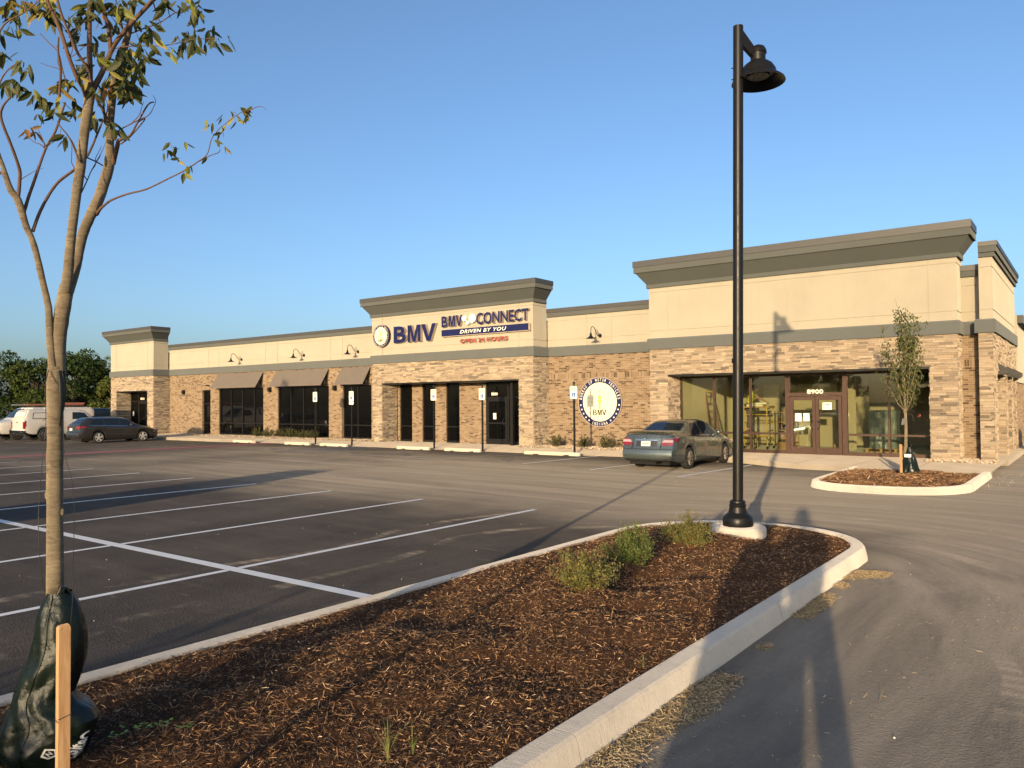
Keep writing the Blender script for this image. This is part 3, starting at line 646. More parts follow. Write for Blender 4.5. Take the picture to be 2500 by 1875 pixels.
# inner fronts of the pavilions
YI=26.30
part(brickwall(-26.64,-21.05,[(-26.31,-25.50,.15,2.80),(-24.86,-24.05,.15,2.80),(-23.40,-22.60,.15,2.80)],YI,2.80,.22),'brick_wall','brick',uv=True)
for a,b in ((-26.31,-25.50),(-24.86,-24.05),(-23.40,-22.60)): window(a,b,.15,2.80,YI+.12,[],[.86])
def leaf_door(x0,x1,z0,z1,Y,fm,gm,hx,parent=bld,midrail=None):
    mb=MB(); w=.10; mb.box(x0,x0+w,Y-.05,Y+.03,z0,z1); mb.box(x1-w,x1,Y-.05,Y+.03,z0,z1); mb.box(x0+w,x1-w,Y-.05,Y+.03,z0,z0+.22); mb.box(x0+w,x1-w,Y-.05,Y+.03,z1-.12,z1)
    if midrail: mb.box(x0+w,x1-w,Y-.07,Y+.03,midrail-.03,midrail+.03)
    o=part(mb,'door',fm,parent); g=MB(); g.quad((x0+w,Y-.01,z0+.2),(x1-w,Y-.01,z0+.2),(x1-w,Y-.01,z1-.1),(x0+w,Y-.01,z1-.1)); part(g,'pane',gm,o)
    h=MB(); s=1 if hx>(x0+x1)/2 else -1
    pts=[(hx,Y-.05,.98),(hx,Y-.10,.98)]+[(hx-s*.07*sin(pi*i/8),Y-.11,.98+.26*i/8) for i in range(9)]+[(hx,Y-.05,1.24)]
    h.tube(pts,.014,8); part(h,'handle','black_metal',o); return o
window(-21.05,-18.58,.15,2.80,YI,[-19.85,-19.15],[2.14],w=.07)
leaf_door(-20.98,-19.89,.16,2.10,YI-.03,'dark_frame','dark_glass',-20.02,midrail=1.05)
part(MB().box(-19.42,-19.28,YI-.5,YI-.38,.15,2.8),'post','dark_frame')
window(-51.2,-47.3,.15,2.80,YI,[-50.2,-49.1],[2.2],w=.07); leaf_door(-50.16,-49.14,.16,2.16,YI-.03,'dark_frame','dark_glass',-49.3)
# right storefront
for a,b,mu in ((-12.06,-8.22,[-10.76,-9.47]),(-6.40,-3.83,[-5.12])): window(a,b,.15,2.80,YI,mu,[.81],'bronze_frame','clear_glass',.065)
window(-8.22,-6.40,2.06,2.80,YI,[],[],'bronze_frame','clear_glass',.07,name='transom_window')
part(MB().box(-8.22,-8.13,YI-.06,YI+.06,.15,2.06),'door_jamb','bronze_frame'); part(MB().box(-6.49,-6.40,YI-.06,YI+.06,.15,2.06),'door_jamb','bronze_frame')
leaf_door(-8.12,-7.315,.16,2.04,YI-.03,'bronze_frame','clear_glass',-7.39); leaf_door(-7.305,-6.50,.16,2.04,YI-.03,'bronze_frame','clear_glass',-7.23)
# rear box of the building, roofs, room
sh=MB(); sh.box(-51.9,-12.6,26.62,27.0,.0,5.3); sh.box(-51.9,-2.6,40,40.3,.0,5.4); sh.box(-51.9,-51.6,27.0,40,.0,5.4); sh.box(-12.6,-3.0,26.62,26.9,2.95,5.5)
sh.box(-12.75,-12.6,26.3,40,.0,5.3); part(sh,'rear_shell','brick',uv=True)
part(MB().box(-51.6,-2.7,26.9,40,5.2,5.3),'roof','coping_metal')
rm=MB(); rm.box(-12.2,-12.0,26.38,34,.15,2.9); rm.box(-12.0,-10.05,31.0,31.15,.15,2.9); rm.box(-9.7,-6.75,31.0,31.15,.15,2.9); rm.box(-10.05,-9.7,31.0,31.15,2.25,2.9); rm.box(-7.18,-6.78,28.9,29.3,.15,2.9); rm.box(-3.5,-3.3,26.4,34,.15,2.9); rm.box(-12,-3.5,34,34.15,.15,2.9)
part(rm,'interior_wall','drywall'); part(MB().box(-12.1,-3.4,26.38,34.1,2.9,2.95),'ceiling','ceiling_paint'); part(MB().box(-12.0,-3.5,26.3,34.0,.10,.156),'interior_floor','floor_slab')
# right end: small recess and corner tower
e=MB(); e.box(-3.115,-2.6,26.05,26.35,.0,3.77); part(e,'brick_wall','brick',uv=True)
recess_top(-3.115,-2.6,[],26.05,5.80)
s=MB(); stones(s,'x',-2.62,-2.27,.15,3.77,25.5,-1); stones(s,'y',25.5,33,2.62,3.77,-2.27,1,.1)
for y0,y1 in ((25.5,26.3),(29.0,29.5),(31.0,31.5),(32.6,33)): stones(s,'y',y0,y1,.15,2.62,-2.27,1)
for y in (29.0,31.0,32.6): stones(s,'x',-2.70,-2.27,.15,2.62,y,-1)
part(s,'stone_cladding','ledgestone')
b=MB(); b.box(-2.62,-2.27,25.5,26.3,.0,3.77)
for y0,y1 in ((29.0,29.5),(31.0,31.5),(32.6,33)): b.box(-2.70,-2.27,y0,y1,.0,2.62)
b.box(-2.70,-2.27,26.3,33,2.62,3.77); b.box(-2.95,-2.85,26.3,33,.0,3.77); part(b,'pier_core','stone_backing')
w=MB(); w.box(-2.58,-2.27,25.5,33,3.772,6.2); stucco_panels(w,'x',[-2.58,-2.27],[4.165,4.42,5.62,5.92],25.5,-1); stucco_panels(w,'y',[25.482,32.9],[4.165,4.42,5.62,5.92],-2.27,1); part(w,'stucco_wall','stucco')
P=[(-2.62,26.0),(-2.62,25.5),(-2.27,25.5),(-2.27,33)]
part(MB().sweep(P,[(.0,3.775),(.085,3.775),(.085,4.13),(.05,4.165),(.0,4.165)]),'grey_band','trim_grey')
P=[(-2.575,25.9),(-2.575,25.5),(-2.27,25.5),(-2.27,33)]
c=MB(); c.sweep(P[1:],[(0,5.90),(.08,5.90),(.08,6.02),(0,6.02)]); c.sweep(P[1:],[(0,6.03),(.13,6.03),(.13,6.20),(0,6.20)]); o=part(c,'cornice','fascia_grey'); part(MB().sweep(P[1:],[(-.3,6.20),(.16,6.20),(.16,6.33),(-.3,6.35)]),'coping','coping_metal',o)
for y in (26.6,29.3,31.6):
    k=MB(); k.prism([(-2.25,y,2.95),(-2.25,y,2.62),(-1.98,y,2.66),(-1.98,y,2.78)],(0,.12,0)); k.prism([(-2.24,y+.3,2.72),(-2.24,y+.3,2.64),(-2.1,y+.3,2.64),(-2.1,y+.3,2.72)],(0,1.0,0))
    part(k,'awning_bracket','dark_frame')
# lower rear wing seen past the corner
wg=MB(); wg.box(-2.58,-2.2,33.02,43,2.5,4.9); part(wg,'stucco_wall','stucco'); part(brickwall(-3.6,-1.9,[],43.0,2.6),'brick_wall','brick',uv=True)
part(MB().box(-2.75,-2.25,33.2,43,.0,2.49),'brick_wall','brick',uv=True)
part(MB().box(-2.65,-2.02,33.1,43.2,4.62,4.9),'cornice','fascia_grey'); part(MB().box(-3.4,-1.0,42.4,47,2.62,3.35),'canopy','stucco'); part(MB().box(-3.45,-.95,42.35,47.05,3.36,3.75),'canopy_trim','trim_grey')
# ================================================================ LETTERING
def text_geo(s,size=1,bold=0.0,depth=0.0,xs=1.0,shear=0,align='CENTER',space=1.0,res=3):
    cu=bpy.data.curves.new('t','FONT'); cu.body=s; cu.size=size; cu.offset=bold; cu.extrude=depth; cu.shear=shear; cu.align_x=align; cu.space_character=space; cu.resolution_u=res
    ob=bpy.data.objects.new('t',cu); COL.objects.link(ob); bpy.context.view_layer.update()
    me=bpy.data.meshes.new_from_object(ob.evaluated_get(bpy.context.evaluated_depsgraph_get()))
    V=[(v.co.x*xs,v.co.y,v.co.z) for v in me.vertices]; F=[tuple(p.vertices) for p in me.polygons]
    bpy.data.objects.remove(ob); bpy.data.curves.remove(cu); bpy.data.meshes.remove(me); return V,F
def wall_text(mb,s,x0,x1,z0,z1,Y,depth=0.0,bold=0.02,**k):
    """text stretched to fill x0..x1, z0..z1 on a wall facing -Y"""
    V,F=text_geo(s,1,bold,0,**k); xs=[v[0] for v in V]; ys=[v[1] for v in V]; a,b,c,d=min(xs),max(xs),min(ys),max(ys)
    f=lambda v:(x0+(v[0]-a)/(b-a)*(x1-x0), z0+(v[1]-c)/(d-c)*(z1-z0))
    P=[f(v) for v in V]; mb.add([(p[0],Y,p[1]) for p in P],F)
    if depth: 
        n=len(P); mb2=[]
        from collections import Counter
        E=Counter(); 
        for q in F:
            for i in range(len(q)):
                e=(q[i],q[(i+1)%len(q)]); E[tuple(sorted(e))]+=1
        return P,[e for e,c in E.items() if c==1]
MPTS=[(0,0),(.2,0),(.2,.68),(.39,0),(.61,0),(.8,.68),(.8,0),(1,0),(1,1),(.70,1),(.5,.32),(.30,1),(0,1)]; VPTS=[(.36,0),(.64,0),(1,1),(.74,1),(.5,.27),(.26,1),(0,1)]
def bmv(mb,x0,x1,z0,z1,Y):
    w=(x1-x0); wall_text(mb,'B',x0,x0+.30*w,z0,z1,Y,0,.01)
    for pts,a,b in ((MPTS,.34,.66),(VPTS,.67,1.0)): mb.add([(x0+(a+(b-a)*p)*w,Y,z0+(z1-z0)*q) for p,q in pts],[tuple(range(len(pts)))])
def channel(name,s,x0,x1,z0,z1,Yf,depth,face,side,bold,parent,**k):
    mb=MB(); P,E=wall_text(mb,s,x0,x1,z0,z1,Yf,depth,bold,**k); f=mb.build(name,face,parent,origin=parent.location)
    sd=MB()
    for a,b in E: sd.quad((P[a][0],Yf+.002,P[a][1]),(P[b][0],Yf+.002,P[b][1]),(P[b][0],Yf+depth,P[b][1]),(P[a][0],Yf+depth,P[a][1]))
    sd.build('letter_return',side,f,origin=parent.location); return f
def star(mb,cx,cz,Y,r,hollow=True,n=5,rot=pi/2):
    pts=[(cx+(r if i%2==0 else r*.42)*cos(rot+pi*i/n),Y,cz+(r if i%2==0 else r*.42)*sin(rot+pi*i/n)) for i in range(2*n)]
    mb.add(pts,[tuple(range(2*n))])
    return pts
def seal(cx,cz,rad,Y,depth,name,label):
    root=empty(name,(cx,Y,cz),0,label,'sign'); O=(cx,Y,cz)
    d=MB(); d.lathe([(0.001,depth),(rad,depth),(rad,.0)],(cx,Y,cz),'y',64,False); d.lathe([(rad,0),(rad*.775,0)],(cx,Y,cz),'y',64,False); d.build('ring','navy',root,origin=O)
    c=MB(); c.lathe([(rad*.775,0.001),(.0005,.001)],(cx,Y-.002,cz),'y',64,False); c.build('disc','seal_cream',root,origin=O)
    rim=MB(); rim.lathe([(rad*1.0,-.004),(rad*.975,-.004)],(cx,Y,cz),'y',64,False); rim.build('rim','letter_side',root,origin=O)
    w=MB(); rr=rad*.885
    def ringtext(s,a0,a1,h,flip=False):
        n=len(s)
        for i,chh in enumerate(s):
            if chh==' ': continue
            a=R(a0+(a1-a0)*i/(n-1)); V,F=text_geo(chh,1,.008); xs=[v[0] for v in V]; ys=[v[1] for v in V]; hw=(max(xs)-min(xs)); mx=(max(xs)+min(xs))/2; my=(max(ys)+min(ys))/2; hh=max(ys)-min(ys)
            sc=h/hh; sx=min(sc*.8,h*.52/hw) if chh!='I' else sc*.7; t=a-pi/2 if not flip else a+pi/2
            vs=[]
            for v in V:
                x=(v[0]-mx)*sx; y=(v[1]-my)*sc; vs.append((cx+rr*cos(a)+x*cos(t)-y*sin(t),Y-.006,cz+rr*sin(a)+x*sin(t)+y*cos(t)))
            w.add(vs,F)
    ringtext('BUREAU OF MOTOR VEHICLES',171,9,rad*.125); ringtext('INDIANA',249,291,rad*.12,True)
    for i in range(5):
        for sgn in (0,1):
            a=R(188+i*12) if sgn==0 else R(-8-i*12)
            star(w,cx+rr*cos(a),cz+rr*sin(a),Y-.006,rad*.05)
    w.build('ring_lettering','sign_white',root,origin=O)
    g=MB(); star(g,cx,cz+rad*.41,Y-.006,rad*.06)                      # flame, cup and stem of a torch with rays
    def P(l): g.add([(cx+x*rad,Y-.006,cz+y*rad) for x,y in l],[tuple(range(len(l)))])
    P([(-.05,.10),(-.07,.19),(-.03,.24),(0,.33),(.03,.25),(.07,.19),(.05,.10)]); P([(-.11,.05),(-.10,.085),(.10,.085),(.11,.05)]); P([(-.07,.04),(.07,.04),(.05,-.06),(-.05,-.06)]); P([(-.03,-.07),(.03,-.07),(.035,-.13),(-.035,-.13)]); P([(-.045,-.14),(.045,-.14),(.015,-.32),(-.015,-.32)])
    g.build('torch','gold',root,origin=O)
    o=MB()
    for a in (4,30,58,122,150,176):
        a=R(a); x0,z0,x1,z1=cx+.2*rad*cos(a),cz+.12*rad+.2*rad*sin(a),cx+.52*rad*cos(a),cz+.12*rad+.52*rad*sin(a); nx,nz=-sin(a)*rad*.006,cos(a)*rad*.006
        o.add([(x0-nx,Y-.005,z0-nz),(x1-nx,Y-.005,z1-nz),(x1+nx,Y-.005,z1+nz),(x0+nx,Y-.005,z0+nz)],[(0,1,2,3)])
    for i in range(13):
        a=pi/2+2*pi*i/13; star(o,cx+.63*rad*cos(a),cz+.63*rad*sin(a)+.02*rad,Y-.005,rad*.03)
    for x,z in ((.37,-.0),(.27,-.18),(-.27,-.18),(-.37,0)): star(o,cx+x*rad,cz+z*rad,Y-.005,rad*.04)
    o.add([(cx-.006*rad,Y-.005,cz-.72*rad),(cx+.006*rad,Y-.005,cz-.72*rad),(cx+.006*rad,Y-.005,cz-.58*rad),(cx-.006*rad,Y-.005,cz-.58*rad)],[(0,1,2,3)])
    o.build('rays_and_stars','olive_mark',root,origin=O)
    b=MB(); bmv(b,cx-.31*rad,cx+.31*rad,cz-.53*rad,cz-.30*rad,Y-.008); b.build('initials','black_print',root,origin=O); return root
seal(-15.44,1.92,.975,26.31,.04,'round_wall_sign','large round navy ringed seal sign mounted on the brown brick wall')
seal(-26.33,5.045,.52,25.11,.12,'round_wall_sign','small round seal sign on the cream parapet left of the big initials')
def signroot(name,x,z,label): return empty(name,(x,25.28,z),0,label,'sign')
r_=signroot('letter_sign',-24.2,5.0,'three large navy channel letters BMV on the cream parapet'); channel('letters','B',-25.5,-24.72,4.66,5.41,25.12,.15,'navy','letter_side',.03,r_)
def poly_letter(pts,x0,x1,z0,z1,yf=25.12):
    P=[(x0+a*(x1-x0),z0+b*(z1-z0)) for a,b in pts]; m_=MB(); m_.prism([(x,yf,z) for x,z in P],(0,.001,0)); f_=m_.build('letters','navy',r_,origin=r_.location)
    s_=MB(); n_=len(P)
    for i in range(n_): a,b=P[i],P[(i+1)%n_]; s_.quad((a[0],yf+.002,a[1]),(b[0],yf+.002,b[1]),(b[0],25.27,b[1]),(a[0],25.27,a[1]))
    s_.build('letter_return','letter_side',f_,origin=r_.location)
poly_letter([(0,0),(.2,0),(.2,.68),(.39,0),(.61,0),(.8,.68),(.8,0),(1,0),(1,1),(.70,1),(.5,.32),(.30,1),(0,1)],-24.62,-23.83,4.66,5.41)
poly_letter([(.36,0),(.64,0),(1,1),(.74,1),(.5,.27),(.26,1),(0,1)],-23.78,-22.92,4.66,5.41)
r_=signroot('letter_sign',-20.3,5.4,'narrow navy letters BMV CONNECT above the blue bar'); channel('letters','B',-22.6,-22.26,5.2,5.665,25.14,.13,'navy','letter_side',.02,r_); channel('letters','CONNECT',-20.66,-17.97,5.19,5.675,25.14,.13,'navy','letter_side',.02,r_)
poly_letter(MPTS,-22.19,-21.82,5.2,5.665,25.14); poly_letter(VPTS,-21.78,-21.43,5.2,5.665,25.14)
mo=MB()
for x,z,r in ((-21.3,5.50,.125),(-21.12,5.30,.085),(-20.86,5.47,.185)):
    mo.lathe([(.0005,0),(r*.82,0),(r*.85,-.012),(r,-.012),(r,.13)],(x,25.12,z),'y',24,False)
for (x0,z0),(x1,z1) in (((-21.26,5.42),(-21.17,5.36)),((-21.06,5.35),(-20.98,5.39))): mo.tube([(x0,25.16,z0),(x1,25.16,z1)],.03,8)
mo.build('linked_discs','sign_white',r_,origin=r_.location)
r_=signroot('bar_sign',-20.3,4.94,'navy bar sign reading DRIVEN BY YOU in white italics'); mb=MB(); mb.box(-22.6,-17.98,25.14,25.27,4.80,5.075); mb.build('bar','navy',r_,origin=r_.location)
MB().box(-22.58,-17.94,25.15,25.275,4.775,4.798).box(-17.978,-17.93,25.15,25.275,4.78,5.06).build('bar_return','letter_side',r_,origin=r_.location)
mb=MB(); wall_text(mb,'DRIVEN BY YOU',-21.55,-19.08,4.865,5.015,25.135,0,.018,shear=.25,space=1.15); mb.build('lettering','sign_white',r_,origin=r_.location)
r_=signroot('letter_sign',-20.3,4.5,'small red channel letters OPEN 24 HOURS under the navy bar'); channel('letters','OPEN 24 HOURS',-21.55,-19.05,4.46,4.63,25.14,.12,'sign_red','letter_side',.004,r_,space=1.1)
def numerals(s,x0,x1,z0,z1,Y,label):
    O=((x0+x1)/2,Y,z0); mb=MB(); wall_text(mb,s,x0,x1,z0,z1,Y,0,.02); tag(mb.build('address_numbers','sign_white',None,origin=O),label,'address number')
numerals('8900',-7.57,-7.06,2.125,2.27,26.235,'white number 8900 on the glass above the double door'); numerals('8880',-20.74,-20.4,2.235,2.36,26.235,'white number 8880 on dark glass above the middle door'); numerals('8824',-49.95,-49.45,2.3,2.45,26.235,'white number 8824 on dark glass of the far left door')
def notice(x0,x1,z0,z1,Y,label,lines,mat='paper',ink='black_print',big=None):
    O=((x0+x1)/2,Y,z0); root=MB().box(x0,x1,Y,Y+.002,z0,z1).build('paper_notice',mat,None,origin=O); tag(root,label,'notice')
    mb=MB(); n=lines; h=(z1-z0)
    for i in range(n):
        z=z1-h*(.22 if not big else .5)-h*(.68 if not big else .4)*i/n; mb.box(x0+.03,x1-.03-.04*(i%3),Y-.002,Y-.0005,z-.006,z)
    if big: wall_text(mb,big,x0+.03,x1-.03,z1-h*.38,z1-h*.12,Y-.002,0,.03)
    mb.build('printing',ink,root,origin=None)
    for v in mb.v: pass
    ch=[c for c in COL.objects if c.parent==root][0]; ch.data.transform(Matrix.Translation((-O[0],-O[1],-O[2])))
notice(-7.95,-7.75,1.23,1.49,26.21,'white notice sheet on the left door leaf, left of the pair',6); notice(-7.69,-7.5,1.24,1.49,26.21,'white notice sheet on the left door leaf next to the handle',6); notice(-7.08,-6.80,1.61,1.84,26.21,'hand lettered sheet taped high on the right door leaf',2,big='FedEx')
notice(-20.62,-20.46,1.22,1.48,26.2,'yellow and white sticker on the middle door glass',2); notice(-50.85,-50.7,1.25,1.55,26.2,'small white notice on the far left door glass',3)

# ================================================================ POST SIGNS AND WHEEL STOPS
def post_sign(x,y,label,extra=False,top=2.52):
    r=empty('parking_sign',(x,y,.15),0,label,'parking sign','reserved parking signs along the front walk'); O=r.location
    MB().box(x-.03,x+.03,y,y+.05,.0,top-.15+.15).build('post','black_metal',r,origin=O)
    b=MB(); b.lathe([(.0005,.05)]+[(.05*sin(pi*i/10),.05*cos(pi*i/10)) for i in range(1,10)]+[(.0005,-.05)],(x,y+.025,top+.10),'z',16); b.lathe([(.035,0),(.04,.02),(.02,.05)],(x,y+.025,top+.0),'z',12); b.build('ball_finial','black_metal',r,origin=O)
    def plate(z0,z1,nm='sign_plate',w=.15):
        m=MB(); c=.03; pts=[]
        for cx,cz,a0 in ((x+w-c,z1-c,0),(x-w+c,z1-c,90),(x-w+c,z0+c,180),(x+w-c,z0+c,270)):
            pts+=[(cx+c*cos(R(a0+t)),y-.006,cz+c*sin(R(a0+t))) for t in (0,30,60,90)]
        m.prism(pts,(0,.003,0)); return m.build(nm,'sign_white',r,origin=O)
    z1=top-.02; z0=z1-.46; plate(z0,z1)
    t=MB(); wall_text(t,'RESERVED',x-.12,x+.12,z1-.10,z1-.045,y-.008,0,.02); wall_text(t,'PARKING',x-.10,x+.10,z1-.18,z1-.125,y-.008,0,.02); t.build('lettering','sign_green',r,origin=O)
    MB().box(x-.07,x+.07,y-.009,y-.0065,z0+.07,z0+.22).build('blue_panel','sign_blue',r,origin=O)
    s=MB(); cx,cz,yy=x-.005,z0+.115,y-.0105
    for k in range(14):
        a0,a1=R(120+k*18),R(120+(k+1)*18); s.add([(cx+q*cos(a),yy,cz+q*sin(a)) for q,a in ((.026,a0),(.034,a0),(.034,a1),(.026,a1))],[(0,1,2,3)])
    s.box(cx-.008,cx+.004,yy-.001,yy,cz,cz+.06); s.box(cx-.002,cx+.025,yy-.0015,yy-.0002,cz,cz+.01); s.box(cx+.02,cx+.03,yy-.0012,yy,cz-.03,cz+.005); s.lathe([(.0005,0),(.010,0)],(cx-.002,yy,cz+.075),'y',10,False); s.box(cx,cx+.02,yy-.0017,yy-.0003,cz+.03,cz+.038)
    s.build('wheelchair_symbol','sign_white',r,origin=O)
    if extra:
        plate(z0-.15,z0-.01,'van_plate'); q=MB(); wall_text(q,'VAN',x-.05,x+.05,z0-.11,z0-.06,y-.008,0,.02); q.build('lettering','sign_green',r,origin=O)
    return r
post_sign(-15.17,24.1-.1,'reserved parking sign on a black post in front of the round wall seal')
post_sign(-19.55,24.12,'reserved parking sign on a black post in front of the middle entrance door'); post_sign(-22.15,24.12,'reserved parking sign on a black post before the narrow windows of the middle entrance')
post_sign(-27.2,24.1,'reserved parking sign with a second small plate, by the rightmost awning',True); post_sign(-29.75,24.1,'reserved parking sign on a black post in front of the middle awning')
stopmb=MB(); L=.92
pr=[(-.075,0),(-.07,.07),(-.045,.115),(.045,.115),(.07,.07),(.075,0)]
vs=[];xs_=[-L,-L+.03,-.62,-.6,-.42,-.4,.4,.42,.6,.62,L-.03,L]
for x in xs_:
    e=.03 if abs(x)==L else 0; lift=.03 if (.41<abs(x)<.61) else 0
    vs+=[(x,p[0]*(1-.3*(e>0)),max(p[1]-e,lift if p[1]==0 else 0)) for p in pr]
n=len(pr); fs=[(i*n+j,i*n+(j+1)%n,(i+1)*n+(j+1)%n,(i+1)*n+j) for i in range(len(xs_)-1) for j in range(n)]+[tuple(range(n)),tuple(range(len(vs)-1,len(vs)-n-1,-1))]
stopmb.add(vs,fs); stop0=None
for i,(x,l) in enumerate(((-34.7,'pale concrete wheel stop at the end of the red strip, farthest left'),(-30.45,'pale concrete wheel stop at the foot of the sign before the middle awning'),(-27.85,'pale concrete wheel stop beside the sign with two plates'),(-22.85,'pale concrete wheel stop in front of the narrow entrance windows'),(-20.15,'pale concrete wheel stop in front of the middle entrance door'),(-15.9,'pale concrete wheel stop nearest the parked blue grey sedan'))):
    if i==0: stop0=stopmb.build('wheel_stop','stop_concrete'); o=stop0
    else: o=stop0.copy(); COL.objects.link(o)
    o.location=(x,23.62,.0); o.scale=(1.0,1,1); tag(o,l,'wheel stop','concrete wheel stops')
    if i==5: o.scale=(1.3,1,1)
o=stop0.copy(); COL.objects.link(o); o.location=(-31.9,10.4,0); o.rotation_euler.z=R(0); tag(o,'pale concrete wheel stop at the far left edge beside the red strip','wheel stop','concrete wheel stops')

# ================================================================ LAMPS
def street_lamp(base,top,head,label,arm=None):
    r=empty('street_lamp',base,0,label,'street lamp','black lot lamps'); O=Vector(base); T=Vector(top); H=Vector(head)
    MB().lathe([(.0005,.06),(.34,.06),(.36,.03),(.36,-.25)],base,'z',48).build('concrete_footing','pad_concrete',r,origin=O,sharp=30)
    p=MB(); b=O+Vector((0,0,.06)); p.tube([b+(T-b)*t for t in (0,.25,.5,.75,1)],[.067,.067,.066,.066,.065],24)
    for dz in (1.55,1.7): p.tube([T+Vector((-.07,-.03,-dz+1.0)),T+Vector((-.085,-.04,-dz+1.0))],.008,6)
    p.tube([b+(T-b)*.33+Vector((-.06,-.02,0)),b+(T-b)*.33+Vector((-.075,-.025,0))],.03,8); p.build('pole','pole_paint',r,origin=O,sharp=40)
    MB().lathe([(.19,.06),(.195,.07),(.195,.165),(.185,.18),(.12,.235),(.105,.30),(.105,.315),(.112,.325),(.105,.34),(.095,.35),(.102,.365),(.098,.385),(.08,.395),(.067,.40)],base,'z',40).build('base_cover','pole_paint',r,origin=O,sharp=35)
    a=MB(); d=(H-T); d.z=0; d.normalize(); s=Vector((-d.y,d.x,0)); A=T+d*.05+Vector((0,0,-.15)); B=H+d*-.05+Vector((0,0,-.14))
    for q in (0,):
        v=[]
        for P_,hh in ((A,.10),(B,.07)):
            for u,w in ((-.03,-hh),(.03,-hh),(.03,hh),(-.03,hh)): v.append(P_+s*u+Vector((0,0,w)))
        a.add(v,[(0,1,5,4),(1,2,6,5),(2,3,7,6),(3,0,4,7),(0,3,2,1),(4,5,6,7)])
    a.build('arm','pole_paint',r,origin=O)
    MB().lathe([(.0005,.0),(.04,-.004),(.085,-.03),(.108,-.075),(.112,-.115),(.098,-.118),(.096,-.215),(.12,-.225),(.185,-.275),(.225,-.34),(.235,-.395),(.25,-.405),(.255,-.42),(.30,-.445),(.335,-.475),(.345,-.50),(.338,-.498),(.28,-.46),(.22,-.43),(.20,-.40)],head,'z',48).build('lamp_shade','pole_paint',r,origin=O,sharp=50)
    MB().lathe([(.0005,-.425),(.14,-.425),(.15,-.40),(.22,-.395)],head,'z',32).build('lens','lens_grey',r,origin=O,sharp=30); return r
street_lamp((-3.797,10.0,.21),(-3.663,9.92,6.83),(-3.50,10.19,6.63),'tall black lot lamp on a round concrete footing at the tip of the planting island')
street_lamp((-26.9,.0,.15),(-26.9,.0,6.75),(-26.6,.25,6.55),'black lot lamp in the lot to the left, outside the picture')
def gooseneck(x,z,label,y=26.33):
    r=empty('gooseneck_wall_lamp',(x,y,z),0,label,'wall lamp','gooseneck lamps on the cream parapet'); O=r.location
    MB().lathe([(.0005,-.07),(.05,-.065),(.075,-.02),(.078,0)],(x,y,z),'y',20).build('wall_mount','black_metal',r,origin=O,sharp=40)
    P=[(0,-.05,0),(0,-.18,-.01),(0,-.28,.06),(0,-.36,.18),(0,-.45,.28),(0,-.56,.31),(0,-.65,.27),(0,-.69,.18),(0,-.70,.05)]
    pts=[]
    for i in range(len(P)-1):
        for t in (0,.33,.66):
            p0,p1,p2,p3=[Vector(P[max(0,min(len(P)-1,k))]) for k in (i-1,i,i+1,i+2)]
            pts.append(.5*((2*p1)+(-p0+p2)*t+(2*p0-5*p1+4*p2-p3)*t*t+(-p0+3*p1-3*p2+p3)*t**3))
    pts.append(Vector(P[-1])); m=MB(); m.tube([(x+p.x,y+p.y,z+p.z) for p in pts],.014,8); m.tube([(x,y-.30,z+.06),(x,y-.22,z+.14),(x,y-.04,z+.03)],.006,6); m.build('curved_arm','black_metal',r,origin=O)
    h=(x,y-.70,z+.05)
    MB().lathe([(.018,.02),(.035,.0),(.038,-.06),(.05,-.08),(.06,-.12),(.12,-.165),(.185,-.195),(.19,-.205),(.18,-.20),(.10,-.165),(.04,-.12)],h,'z',28).build('shade','black_metal',r,origin=O,sharp=60)
    MB().lathe([(.022,-.12),(.03,-.16),(.032,-.21),(.02,-.245),(.0005,-.25)],h,'z',14).build('bulb','lamp_white',r,origin=O)
k_=.9906
for x,l in ((-38.93,'leftmost gooseneck lamp, above the widest left awning'),(-33.38,'gooseneck lamp above the middle awning'),(-29.2,'gooseneck lamp above the short awning beside the round seal'),(-15.4,'gooseneck lamp above the large round seal on brick')): gooseneck(x,4.50,'black '+l)
def sconce(x,z,label,y=26.35):
    r=empty('wall_sconce',(x,y,z),0,label,'wall lamp','small black box lamps on the brick'); m=MB(); m.prism([(x-.09,y,z-.13),(x+.09,y,z-.13),(x+.08,y,z+.13),(x-.08,y,z+.13)],(0,-.1,0)); m.box(x-.085,x+.085,y-.16,y-.1,z-.10,z+.11); m.build('housing','dark_frame',r,origin=r.location); MB().box(x-.07,x+.07,y-.15,y-.02,z-.14,z-.131).build('lens','lens_grey',r,origin=r.location)
sconce(-44.9,2.73,'small black box lamp on the brick nearest the far left entrance'); sconce(-36.28,2.74,'small black box lamp on the pier left of the middle awning'); sconce(-30.9,2.74,'small black box lamp on the pier left of the short awning')
cm=MB(); cm.tube([(-42.3,26.35,3.1),(-42.3,26.2,3.1)],.02,8); cm.box(-42.36,-42.14,26.17,26.23,3.06,3.13); tag(cm.build('security_camera','dark_frame',None,origin=(-42.3,26.35,3.1)),'tiny black camera on brick above the narrow window','camera')

